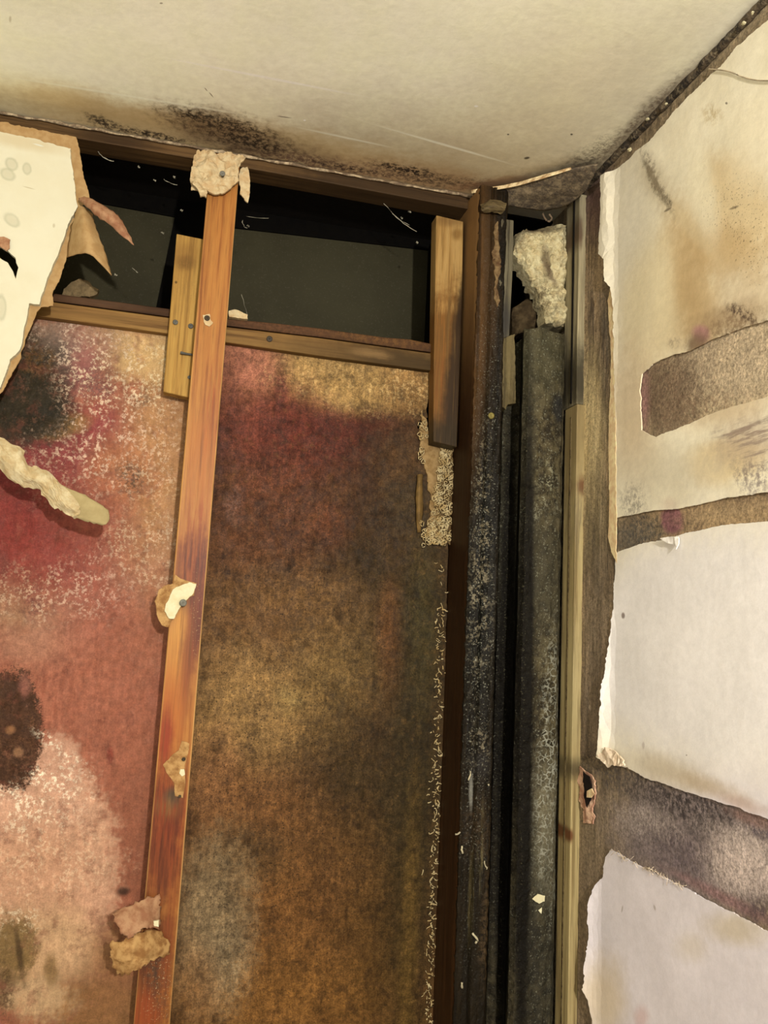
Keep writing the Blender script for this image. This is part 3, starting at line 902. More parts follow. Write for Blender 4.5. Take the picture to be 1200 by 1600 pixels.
s = sheet('plaster_scrap', [(317, 493), (327, 491), (330, 500), (334, 506), (327, 511), (320, 508), (318, 503)], 'back', D - .0005, .0015, M_plaster, None, .003, crumple(.001, 80, .001, 3), amp=.8, step=4, seed=24)
tag(s, 'tiny square plaster scrap round the rusty nail on the upper batten beside the cleat', 'plaster')
k1 = sheet('paper_scrap', [(272, 898), (283, 903), (297, 909), (307, 911), (303, 930), (290, 940), (280, 955), (270, 968), (262, 981), (252, 977), (246, 965), (243, 940), (248, 922), (258, 915), (271, 912)], 'back', D - .003, .001, M_kraft, None, .004, crumple(.002, 40, .001, 4), amp=.9, step=5, seed=25)
tag(k1, 'tan torn paper scrap with white plaster and a bright screw, halfway down the batten', 'paper')
sheet('plaster', [(296, 910), (307, 913), (302, 929), (294, 936), (282, 948), (276, 958), (272, 967), (264, 966), (258, 955), (260, 944), (266, 930), (270, 921), (282, 915)], 'back', D - .006, .002, M_white, k1, .004, crumple(.0012, 60, .0012, 4), amp=.8, step=4, seed=26)
k2 = sheet('paper_scrap', [(284, 1158), (291, 1160), (296, 1162), (294, 1180), (288, 1200), (290, 1225), (286, 1246), (272, 1244), (272, 1222), (260, 1208), (255, 1195), (270, 1180), (279, 1172)], 'back', D - .001, .0012, M_kraft, None, .004, crumple(.0015, 50, .001, 6), amp=.9, step=5, seed=27)
tag(k2, 'flat tan paper scrap stuck to the lower batten below the bright screw', 'paper')
sheet('plaster', [(282, 1202), (288, 1202), (289, 1210), (284, 1213), (280, 1208)], 'back', D - .003, .002, M_white, k2, .003, None, amp=.5, step=4, seed=28)
k3 = loft('paper_scrap', [[(176, 1430, D - .030), (200, 1416, D - .022), (228, 1404, D - .012), (250, 1398, D - .002)],
                          [(182, 1446, D - .040), (206, 1434, D - .034), (232, 1424, D - .022), (249, 1422, D - .006)],
                          [(202, 1464, D - .040), (216, 1454, D - .040), (236, 1449, D - .030), (248, 1448, D - .010)]], M_kraftp, None, .0012, 8, .0030, 3, tear=.003)
tag(k3, 'pinkish torn paper curl, upper one of two jutting left from the lower batten', 'paper')
sheet('plaster', [(240, 1440), (248, 1438), (248, 1448), (240, 1447)], 'back', D - .024, .003, M_white, k3, .003, None, amp=.6, step=3, seed=29)
k4 = loft('paper_scrap', [[(171, 1474, D - .030), (196, 1468, D - .040), (222, 1456, D - .030), (252, 1454, D - .004)],
                          [(173, 1492, D - .034), (198, 1490, D - .044), (226, 1482, D - .036), (267, 1480, D - .004)],
                          [(184, 1522, D - .024), (206, 1520, D - .032), (228, 1504, D - .030), (262, 1492, D - .004)]], M_kraft, None, .0012, 8, .0034, 5, tear=.003)
tag(k4, 'yellowish brown torn paper curl, lower one of two jutting left from the lower batten', 'paper')

# ================================================================ PLASTERBOARD LEFT ON THE WALL
mw = Mat('cream_wallpaper_front', level=D - .012, gain=(1.70, 1.48, 1.19), rough=.6, spec=.3)
mw.base((250, 234, 190), (246, 228, 182), mw.n1)
for (x, y, rx, ry, an) in [(18, 256, 9, 11, -40), (42, 263, 7, 10, -10), (12, 272, 13, 9, 30), (18, 343, 14, 9, 40), (2, 480, 8, 20, 0)]:
    mw.blot(x, y, rx, ry, (206, 194, 152), .8, .25, .35, an, ring=.5)
    mw.blot(x, y, rx * .6, ry * .6, (224, 208, 164), .7, .5, .4, an)
mw.many([(45, 293, 14, 1.2, (205, 184, 138), .8, .5, .3, 15), (84, 352, 3, 5, (206, 184, 140), .7, .5, .4), (30, 220, 70, 10, (226, 196, 140), .6, .7, .5, 12),
         (60, 226, 12, 2, (255, 250, 220), .6, .6, .4, 15), (60, 320, 90, 20, (246, 230, 186), .3, .7, .4)])
mw.bump(mw.n1, .1, .003).bump(mw.n2, .08, .001)
M_cream = mw.done()
M_tan = plain('brown_backing_paper', (206, 162, 104), .8, GB, .3, c2=(190, 144, 88)).done()
front = [(-420, 140), (-120, 184), (0, 206), (50, 216), (110, 232), (111, 250), (117, 290), (121, 322), (107, 350), (97, 380), (75, 432), (61, 477), (46, 474), (41, 500), (31, 547), (16, 562), (1, 605), (-420, 900)]
hole = [(-30, 378), (0, 384), (12, 391), (24, 403), (29, 418), (25, 436), (20, 424), (12, 410), (0, 404), (-30, 402)]
pb = sheet('plasterboard_sheet', front, 'back', D - .011, .009, M_cream, None, None, None, [hole], amp=.9, step=6, seed=31)
tag(pb, 'broken cream papered plasterboard still hanging at the upper left, top left of the opening', 'plasterboard')
back = [(-420, 112), (-120, 162), (0, 190), (60, 203), (119, 214), (124, 232), (131, 272), (139, 311), (126, 324), (118, 350), (112, 390), (104, 402), (95, 430), (82, 457), (83, 478), (64, 480), (54, 497), (42, 522), (32, 560), (4, 612), (-420, 905)]
o = sheet('backing_paper', back, 'back', D - .002, .0015, M_tan, pb, None, None, [hole], amp=1.2, step=6, seed=32); o['label'] = 'brown torn backing paper'
o = loft('paper_flap', [[(121, 324, D - .010), (130, 324, D - .020), (143, 334, D - .016)],
                    [(113, 350, D - .006), (131, 346, D - .038), (151, 358, D - .026)],
                    [(107, 380, D - .004), (134, 374, D - .048), (163, 392, D - .034)],
                    [(105, 402, D - .003), (140, 397, D - .052), (174, 430, D - .036)]], M_tan, pb, .0016, 6, .0008, 2); o['label'] = 'brown paper flap curling out'
o = loft('paper_flap', [[(123, 309, D - .012), (140, 310, D - .030), (160, 321, D - .040), (181, 334, D - .044), (193, 350, D - .040), (206, 376, D - .036)],
                    [(124, 311, D - .014), (139, 318, D - .040), (157, 330, D - .052), (178, 345, D - .052), (190, 357, D - .046), (209, 382, D - .036)],
                    [(124, 313, D - .012), (138, 325, D - .036), (152, 338, D - .044), (176, 354, D - .046), (188, 366, D - .042), (210, 384, D - .036)]], M_kraftp, pb, .0014, 4, .0006, 8); o['label'] = 'narrow brown paper strip curling to the right'
o = sheet('paper_flap', [(-20, 370), (6, 370), (15, 374), (15, 388), (10, 392), (0, 384), (-20, 380)], 'back', D - .014, .0015, M_kraftp, pb, .004, crumple(.001, 60, 0, 3), amp=.6, step=4, seed=33)
o['label'] = 'pinkish torn lip above the black hole'

# broken strip sticking out lower down
M_edge = plain('broken_plaster_core', (236, 208, 156), .9, GB, .7, c2=(212, 176, 120)).done()
M_grey = plain('grey_paper_face', (196, 168, 112), .8, GB, .2, c2=(184, 156, 102)).done()
tong = loft('broken_plaster_strip', [[(-120, 590, D - .02), (-40, 648, D - .02), (0, 684, D - .022), (31, 701, D - .022), (44, 731, D - .024), (70, 735, D - .026), (96, 760, D - .028), (126, 790, D - .030)],
                         [(-120, 612, D - .03), (-40, 672, D - .03), (0, 708, D - .034), (30, 730, D - .036), (50, 746, D - .036), (74, 752, D - .038), (98, 780, D - .038), (122, 798, D - .034)],
                         [(-120, 640, D - .02), (-40, 694, D - .02), (0, 730, D - .022), (30, 757, D - .024), (62, 764, D - .024), (84, 790, D - .026), (102, 800, D - .028), (118, 808, D - .030)]], M_edge, None, .005, 6, .0032, 1, smooth=False, tear=.003)
tag(tong, 'jagged cream plaster strip sticking out in front of the deep red stain', 'plaster')
o = loft('paper_face', [[(88, 756, D - .027), (110, 764, D - .030), (140, 778, D - .032), (165, 794, D - .032), (172, 806, D - .031)],
                    [(104, 784, D - .030), (122, 788, D - .033), (146, 797, D - .036), (165, 806, D - .034), (171, 811, D - .031)],
                    [(118, 808, D - .030), (132, 813, D - .031), (150, 819, D - .033), (163, 820, D - .033), (169, 816, D - .031)]], M_grey, tong, .0012, 4); o['label'] = 'smooth greyish tan paper tip'

# scraps lying in the opening
M_dust = plain('dusty_plaster', (150, 122, 82), .9, GB, .4).done()
s = sheet('plaster_scrap', [(96, 466), (100, 452), (112, 440), (126, 436), (138, 440), (144, 448), (154, 452), (152, 460), (140, 464), (128, 464)], 'back', 1.385, .01, M_dust, None, .004, crumple(.004, 40, .002, 3), amp=1, step=5, seed=41)
tag(s, 'dusty tan plaster lump lying on the glazing bead behind the paper flap', 'plaster')
s = sheet('plaster_scrap', [(357, 486), (366, 484), (378, 488), (387, 492), (387, 498), (378, 497), (366, 496), (358, 495)], 'back', YR - .008, .012, M_plaster, None, .003, crumple(.002, 60, .001, 8), amp=.9, step=4, seed=42)
tag(s, 'small pale plaster crumb on the glazing bead just right of the batten', 'plaster')
# cobwebs
V, Fs = [], []
rnd = random.Random(5)
def web(x0, y0, x1, y1, sag, r, dep):
    p = []
    for i in range(9):
        t = i / 8
        p.append(at(x0 + (x1 - x0) * t + rnd.gauss(0, .6), y0 + (y1 - y0) * t + sag * 4 * t * (1 - t), 1, dep))
    tube_data(p, [r * rnd.uniform(.5, 1.6) for _ in p], 4, V, Fs)
for q in [(150, 228, 160, 245, 2, .0006), (155, 240, 178, 252, 3, .0007), (175, 220, 181, 229, 1, .0005), (256, 280, 277, 289, 2, .0006), (378, 344, 386, 356, 4, .0006), (386, 338, 420, 341, 1, .0003), (205, 418, 216, 426, 0, .0006), (378, 460, 386, 492, 0, .0003), (600, 318, 640, 352, 4, .0005), (610, 330, 652, 362, 3, .0005)]:
    web(*q, YC + .03)
for q in [(217, 260), (242, 281), (272, 276), (254, 363), (181, 429), (388, 352), (284, 328), (628, 340), (652, 378), (640, 330)]:
    web(q[0] - 1.5, q[1], q[0] + 1.5, q[1] + 2, 0, .0016, YC + .03)
M_web = plain('dusty_web', (196, 180, 146), .9, GB, 0).done()
tag(from_data('cobweb', V, Fs, M_web, None, True), 'dusty cobweb threads and specks hanging in the black gap above the transom rail', 'cobweb', kind='stuff')

# ================================================================ DOOR JAMB AND CORNER, from the opening to the right wall
XJ = at(697, 1000, 1, YP).x
def depth_of(px, X, row=1000):
    lo, hi = 1.0, 1.5
    for _ in range(40):
        mid = (lo + hi) / 2
        if at(px, row, 1, mid).x > X: hi = mid
        else: lo = mid
    return lo
YF = depth_of(727, XJ)
mj = Mat('jamb_wood', level=YF, rough=.45, spec=.07)
g = mj.noise(1.0, 5, .65, stretch=(140, 140, 7))
mj.base((46, 34, 19), (23, 17, 10), g, .35, .65)
mj.many([
    (735, 420, 24, 260, (118, 80, 42), .9, .7, .4), (748, 400, 3, 200, (30, 20, 12), .8, .6, .3, 1), (762, 420, 14, 120, (84, 58, 32), .7, .7, .7, 1, {'speck': 'streak'}), (728, 560, 8, 140, (96, 70, 36), .7, .8, .4), (765, 420, 10, 140, (74, 52, 30), .7, .8, .5),
    (755, 900, 26, 300, (24, 22, 17), .9, .8, .4, 2), (750, 1450, 40, 200, (32, 25, 15), .8, .8, .4),
    (752, 820, 12, 160, (150, 130, 96), .62, .7, .6, 2, {'speck': 'white'}), (748, 950, 18, 120, (150, 132, 100), .6, .7, .6, 2, {'speck': 'white'}),
    (748, 1170, 14, 40, (140, 122, 92), .85, .7, .7, 0, {'speck': 'white'}), (750, 1195, 14, 18, (48, 42, 36), .7, .8, .5),
    (735, 1240, 3, 26, (150, 140, 120), .7, .6, .6), (750, 1330, 4, 60, (128, 110, 70), .8, .6, .7, 2, {'speck': 'streak'}), (735, 1400, 4, 60, (110, 92, 54), .7, .6, .7, 2, {'speck': 'streak'}),
    (745, 1290, 26, 40, (70, 52, 32), .7, .8, .8, 0, {'speck': 'mould'}), (760, 1100, 14, 200, (92, 80, 58), .5, .8, .8, 2, {'speck': 'dots'}),
    (752, 900, 20, 400, (190, 180, 150), .6, .8, .6, 2, {'speck': 'dots'}), (762, 1440, 10, 80, (96, 72, 44), .7, .7, .8, 2, {'speck': 'mould'}),
])
mj.bump(g, .5, .0015).bump(mj.n2, .7, .003).bump(mj.n3, .5, .0008)
M_jamb = mj.done()
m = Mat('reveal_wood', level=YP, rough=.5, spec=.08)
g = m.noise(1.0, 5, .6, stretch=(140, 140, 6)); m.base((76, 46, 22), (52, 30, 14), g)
m.blot(735, 380, 30, 170, (176, 128, 76), .9, .7, .3, 2, level=YC); m.blot(712, 900, 40, 400, (50, 30, 14), .7, .8, .3, 2)  # upper wood lighter, raised further to offset the weak grazing light
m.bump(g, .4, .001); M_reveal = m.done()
jamb = tag(empty('door_jamb'), 'tall black mouldy door jamb right of the damp board', 'door jamb')
zt_j = at(750, 325, 1, YF).z
ZT = ZC - .014
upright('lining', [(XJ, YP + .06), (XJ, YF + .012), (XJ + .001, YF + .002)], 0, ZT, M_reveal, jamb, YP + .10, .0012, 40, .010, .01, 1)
X775 = at(775, 1000, 1, YF - .002).x
face = upright('face_board', plan([(727.5, YF), (733, YF - .003), (746, YF - .003), (749, YF + .001), (752, YF - .002), (772, YF - .003), (775, YF)]) , 0, ZT, M_jamb, jamb, YF + .05, .0016, 60, .005, .003, 2, edgewear=.002)
M_flake = plain('peeling_paint', (150, 118, 76), .7, GB, .5, c2=(96, 66, 38)).done()
o = sheet('paint_flake', [(774, 350), (779, 345), (780, 380), (782, 420), (776, 450), (781, 470), (778, 480), (771, 466), (773, 430), (770, 395)], 'back', YF - .004, .003, M_flake, jamb, .004, crumple(.003, 60, .001, 2), amp=1.3, step=4, seed=51); o['label'] = 'strip of peeling brown paint near the top'
nail(767, 650, YF - .003, plain('brassy_screw', (150, 130, 66), .4).done(), jamb, .0055)
rnd = random.Random(3)
M_chip = plain('pale_chip', (218, 196, 150), .8, GB, .2).done()
for (x, y, l, r) in [(738, 1458, 8, .0018), (719, 1300, 4, .0014), (722, 1322, 5, .0016), (722, 1535, 4, .002), (700, 1580, 6, .002), (763, 1225, 2, .0018), (757, 1345, 6, .0012), (735, 1205, 6, .0014)]:
    V, Fs = [], []
    worm(x, y, l, r, 1.4, .5, .001, YF - .005 if x > 715 else YP - .01)
    from_data('crust_speck', V, Fs, M_chip, jamb, True)['label'] = 'pale crusty speck low on the jamb'

# grey lath and weathered offcut beside the jamb
M_lath = wood('grey_lath', (122, 108, 80), (76, 64, 46), YF, [(786, 500, 14, 30, (60, 56, 52), .8, .7, .6), (790, 400, 6, 60, (150, 134, 100), .6, .8, .6, 0, {'speck': 'streak'})], rough=.7).done()
tag(slab('wood_lath', [(783, 341), (803, 344), (801, 430), (796, 525), (776, 532), (779, 440)], YF - .002, .018, M_lath), 'short grey weathered lath upright between the jamb top and the white stone', 'lath')
M_off = wood('weathered_offcut', (128, 108, 68), (92, 76, 46), YF, [(790, 630, 20, 14, (90, 74, 44), .7, .7, .6)], rough=.7).done()
o = sheet('timber_offcut', [(778, 532), (804, 522), (805, 560), (806, 630), (794, 632), (790, 640), (784, 634), (775, 638), (776, 590)], 'back', YF - .001, .02, M_off, None, .004, crumple(.0015, 60, 0, 4), amp=.8, step=5, seed=52)
tag(o, 'short broken brownish offcut under the grey lath, beside the mouldy post', 'offcut')

# the mouldy post
mm = Mat('mouldy_render', level=YF, rough=.55, spec=.06)
mm.base((104, 89, 60), (52, 43, 29), mm.noise(60, 6, .7), .38, .62)
mm.many([
    (790, 1000, 24, 640, (24, 19, 13), .97, .4, .25, 1), (788, 620, 16, 120, (92, 76, 44), .6, .8, .6, 0, {'speck': 'streak'}),  # the near-black band paints the groove's shade left of the post
    (845, 560, 40, 60, (84, 76, 52), .7, .8, .5), (820, 700, 12, 200, (98, 90, 66), .6, .8, .6, 0, {'speck': 'fur'}),
    (850, 760, 18, 40, (160, 148, 112), .8, .7, .7, 0, {'speck': 'white'}), (822, 800, 14, 20, (190, 178, 140), .9, .6, .7, 0, {'speck': 'white'}), (850, 795, 34, 8, (160, 148, 116), .7, .7, .8, 0, {'speck': 'white'}),
    (870, 640, 10, 26, (50, 46, 40), .9, .5, .4), (845, 900, 40, 90, (74, 66, 48), .7, .8, .6),
    (815, 1000, 6, 500, (130, 116, 84), .5, .7, .7, 1.5, {'speck': 'white'}), (850, 1300, 20, 90, (120, 106, 78), .7, .8, .7),
    (845, 1250, 22, 60, (140, 126, 94), .6, .8, .8, 0, {'speck': 'fur'}), (840, 1360, 20, 60, (112, 104, 80), .6, .8, .7, 0, {'speck': 'fur'}),
    (858, 1120, 18, 130, (176, 166, 138), .85, .5, .5, 2, {'speck': 'cells'}), (850, 1250, 24, 120, (176, 166, 138), .85, .5, .5, 2, {'speck': 'cells'}), (862, 1420, 8, 130, (150, 142, 116), .7, .6, .5, 2, {'speck': 'cells'}),
    (840, 1520, 34, 130, (50, 46, 36), .7, .8, .5), (820, 1300, 12, 300, (40, 35, 26), .7, .8, .5, 1),
    (845, 900, 60, 700, (196, 186, 150), .4, .8, .6, 0, {'speck': 'dots'}),
    (791, 1120, 11, 560, (18, 14, 9), .93, .35, .10, 1, {'level': YF + .065}), (790, 1000, 3, 500, (120, 108, 76), .5, .6, .6, 1, {'speck': 'dots', 'level': YF + .065}),  # deeper black band, painted shade down the same groove
])
mm.bump(mm.n2, .8, .004).bump(mm.n3, .7, .001)
M_post = mm.done()
zp = at(845, 514, 1, YF - .01).z
post = upright('mouldy_post', plan([(776, YF + .075), (790, YF + .070), (803, YF + .060), (807, YF), (816, YF - .010), (832, YF - .014), (858, YF - .012), (870, YF - .006), (874, YF + .004)]), 0, zp, M_post, None, YF + .12, .0025, 60, .005, .004, 4, topcut=.012)
tag(post, 'tall grey black mouldy post between the door jamb and the corner strip', 'post')
o = sheet('paint_flake', [(832, 1405), (840, 1397), (852, 1400), (851, 1408), (843, 1412)], 'back', YF - .018, .001, M_white, post, .003, crumple(.001, 60), amp=.5, step=3, seed=53); o['label'] = 'white chip low on the post'
o = sheet('paint_flake', [(841, 1422), (847, 1418), (846, 1428)], 'back', YF - .018, .001, M_white, post, .003, None, amp=.5, step=3, seed=54); o['label'] = 'white chip low on the post'

# stones in the hole above the post
ms = Mat('white_stone', level=YF, rough=.9, spec=.2)
ms.base((250, 226, 168), (228, 198, 140), ms.n2, .35, .65)
ms.many([(855, 405, 6, 26, (120, 96, 66), .8, .6, .7, -10), (862, 425, 4, 22, (112, 86, 60), .7, .6, .7, -30), (858, 462, 34, 16, (122, 100, 66), .75, .7, .9, 40, {'speck': 'mould'}), (850, 352, 40, 8, (104, 84, 56), .9, .8, .7),
         (868, 508, 30, 10, (96, 76, 48), .8, .7, .7), (815, 372, 14, 12, (150, 124, 84), .7, .7, .8, 0, {'speck': 'mould'})])
ms.bump(ms.n2, 1.0, .006).bump(ms.n3, .8, .0012)
M_stone = ms.done()
o = lump('stone_block', [(806, 366), (824, 360), (848, 358), (868, 354), (886, 350), (888, 430), (888, 512), (866, 512), (850, 506), (846, 482), (838, 455), (824, 432), (808, 412), (800, 396)], YF + .03, .03, M_stone, .026, .010, 40, 2, spacing=.0035)
tag(o, 'rough whitish stone in the hole under the ceiling corner', 'stone')
M_stone2 = plain('brown_stone', (96, 76, 48), .85, GB, .7, c2=(66, 50, 30)).done()
o = lump('stone', [(800, 482), (812, 472), (828, 465), (838, 470), (842, 486), (838, 512), (800, 528), (798, 510)], YF + .075, .05, M_stone2, .018, .004, 40, 6)
tag(o, 'smaller rounded brown stone on the post, under the black gap beside the white stone', 'stone')

# splinters and nest of dirt at the head of the corner
M_spl = wood('splintered_wood', (136, 112, 72), (90, 70, 42), YF, axis='x').done()
o = loft('wood_splinter', [[(752, 322, YF - .004), (770, 314, YF - .010), (790, 320, YF - .006)], [(753, 328, YF - .012), (770, 322, YF - .020), (788, 328, YF - .012)], [(756, 332, YF - .006), (768, 330, YF - .012), (784, 334, YF - .006)]], M_spl, None, .004, 4, .002, 3, smooth=False)
tag(o, 'light frayed wood splinter at the very top of the door jamb', 'splinter')
V, Fs = [], []
p = [at(848, 334, 1, YF), at(852, 342, 1, YF - .005), at(858, 346, 1, YF - .008), at(862, 341, 1, YF - .006), at(858, 335, 1, YF - .004)]
tag(tube('wire_end', catmull(p, 5), .0018, plain('dirty_wire', (138, 112, 84), .6).done()), 'small curled wire end in the black gap above the white stone', 'wire')

# corner strips on the right wall
def wallbox(name, cols, row, z0, z1, proud, mat, parent=None, bevel=.001, taper=0):
    y0, y1 = (at(c, row, 0, XW - proud).y for c in cols)
    return box(name, (XW - proud, min(y0, y1), z0), (XW - .0003, max(y0, y1), z1), mat, parent, bevel)
M_strip = wood('corner_wood', (206, 182, 134), (150, 130, 94), YF, [(892, 375, 4, 22, (92, 48, 22), .9, .6, .5), (892, 600, 14, 50, (48, 40, 28), .9, .6, .5), (890, 350, 14, 40, (130, 116, 90), .5, .8, .5)], rough=.7).done()
zs_t = at(893, 318, 0, XW - .012).z
zs_m = at(893, 636, 0, XW - .012).z
o = wallbox('corner_strip', (884, 904), 420, zs_m, min(zs_t, ZC - .003), .014, M_strip)
tag(o, 'grey brown wooden corner strip, upper length beside the white stone', 'strip')
o2 = wallbox('edge', (893.5, 895.5), 420, zs_m + .005, min(zs_t, ZC - .004), .016, M_dark, o)
o2['label'] = 'dark groove line'
M_strip2 = wood('pale_scribe', (206, 176, 116), (176, 144, 90), YF, [(886, 680, 12, 60, (150, 124, 80), .8, .7, .5), (892, 765, 8, 14, (104, 52, 26), .85, .7, .6), (886, 820, 12, 60, (130, 110, 78), .7, .8, .6, 0, {'speck': 'streak'}),
    (880, 1195, 14, 16, (74, 60, 40), .85, .7, .7), (872, 1296, 6, 10, (110, 56, 26), .9, .6, .6), (880, 1060, 14, 90, (216, 188, 128), .6, .8, .5), (885, 1470, 3, 5, (150, 100, 50), .7, .5, .4)], rough=.55).done()
o = wallbox('scribe_strip', (877, 896), 1000, 0, zs_m - .002, .016, M_strip2)
tag(o, 'pale cream wooden strip running down the corner, lower length beside the mouldy post', 'strip')
yA, yB = at(877, 1000, 0, XW - .016).y, at(896, 1000, 0, XW - .016).y
g1 = box('groove', (XW - .0168, yB + (yA - yB) * .44, 0), (XW - .0155, yB + (yA - yB) * .54, zs_m - .02), M_spl, o); g1['label'] = 'dark groove down the strip'

# lining paper left between strip and wallpaper
mlp = Mat('mouldy_lining', 'right', XW, GR, rough=.8, spec=.3)
g = mlp.noise(1.0, 5, .65, stretch=(110, 110, 9))
mlp.base((146, 120, 84), (84, 68, 48), g, .38, .62)
mlp.many([(930, 300, 30, 60, (100, 74, 62), .9, .7, .6), (950, 560, 10, 130, (98, 84, 62), .8, .7, .7, 0, {'speck': 'streak'}), (922, 660, 20, 100, (196, 168, 112), .9, .7, .6), (925, 800, 24, 70, (150, 128, 84), .6, .8, .7),
          (903, 740, 3.6, 130, (18, 13, 9), .95, .5, .5), (904, 1010, 3, 110, (24, 18, 12), .9, .5, .6), (908, 1420, 3, 200, (30, 22, 15), .8, .5, .6), (940, 860, 20, 90, (96, 82, 58), .8, .7, .8, 0, {'speck': 'streak'}), (935, 1000, 24, 120, (122, 102, 74), .8, .8, .5), (912, 480, 8, 150, (84, 70, 48), .7, .8, .7, 0, {'speck': 'mould'}),
          (930, 1110, 30, 70, (118, 98, 72), .8, .8, .5), (920, 1185, 26, 20, (50, 42, 32), .9, .7, .7, 0, {'speck': 'mould'}), (915, 1400, 40, 200, (116, 96, 72), .8, .8, .5), (910, 1300, 10, 260, (84, 68, 50), .6, .8, .8, 0, {'speck': 'streak'})])
mlp.mottle((58, 46, 32), .5, mlp.n3, .50, .64)
mlp.vary(mlp.noise(150, 5, .75), .7, 1.3).vary(mlp.noise(1.0, 5, .7, stretch=(60, 60, 5)), .7, 1.25)
mlp.bump(g, .5, .001).bump(mlp.n2, .5, .002).bump(mlp.n3, .4, .0006)
M_lining = mlp.done()
lo = sheet('lining_paper_strip', [(907, 322), (920, 305), (942, 290), (946, 330), (945, 400), (952, 440), (960, 560), (960, 860), (958, 960), (950, 1030), (944, 1150), (938, 1182), (906, 1182), (902, 1000), (904, 860), (908, 815), (900, 740), (898, 690), (903, 640), (906, 560), (908, 420)],
           'right', XW - .0015, .0013, M_lining, None, .012, crumple(.0015, 30, 0, 4), amp=1.3, step=8, seed=61)
tag(lo, 'mouldy brown lining strip with ragged edges beside the upper corner strip', 'lining paper')
M_sliver = plain('yellow_paper_edge', (216, 190, 132), .8, GR, .4, c2=(196, 158, 108)).done()
o = sheet('torn_edge', [(954, 446), (959, 450), (961, 560), (962, 700), (963, 830), (963, 880), (956, 862), (950, 838), (952, 800), (951, 700), (952, 620), (955, 560), (951, 500), (949, 470)], 'right', XW - .0035, .0012, M_sliver, lo, None, None, amp=.7, step=6, seed=62); o['label'] = 'yellowish pink torn paper edge'

# torn hole with paper shreds
M_pink = plain('pink_paper', (196, 156, 116), .8, GR, .5, c2=(160, 112, 82)).done()
M_hole = plain('hole_shade', (30, 22, 16), .9, GR, .4).done()  # near-black, stands in for the shade inside the torn hole
sh = sheet('paper_shred', [(906, 1198), (914, 1202), (926, 1212), (930, 1222), (932, 1240), (926, 1262), (930, 1276), (926, 1288), (910, 1286), (912, 1266), (906, 1250), (903, 1225)], 'right', XW - .003, .002, M_pink, None, .005, crumple(.003, 50, .001, 5), amp=1.1, step=5, seed=63)
tag(sh, 'pinkish torn paper shreds round a small hole beside the pale strip', 'paper')
o = sheet('hole', [(910, 1205), (920, 1214), (926, 1226), (922, 1250), (917, 1262), (913, 1250), (912, 1230)], 'right', XW - .0085, .0008, M_hole, sh, None, None, amp=.8, step=4, seed=64); o['label'] = 'thin black sheet painting the shade of the hollow between the shreds'
o = sheet('shred', [(917, 1236), (924, 1232), (928, 1240), (923, 1246), (917, 1246)], 'right', XW - .011, .002, M_sliver, sh, .004, None, amp=.6, step=4, seed=65); o['label'] = 'small tan shred over the hollow'

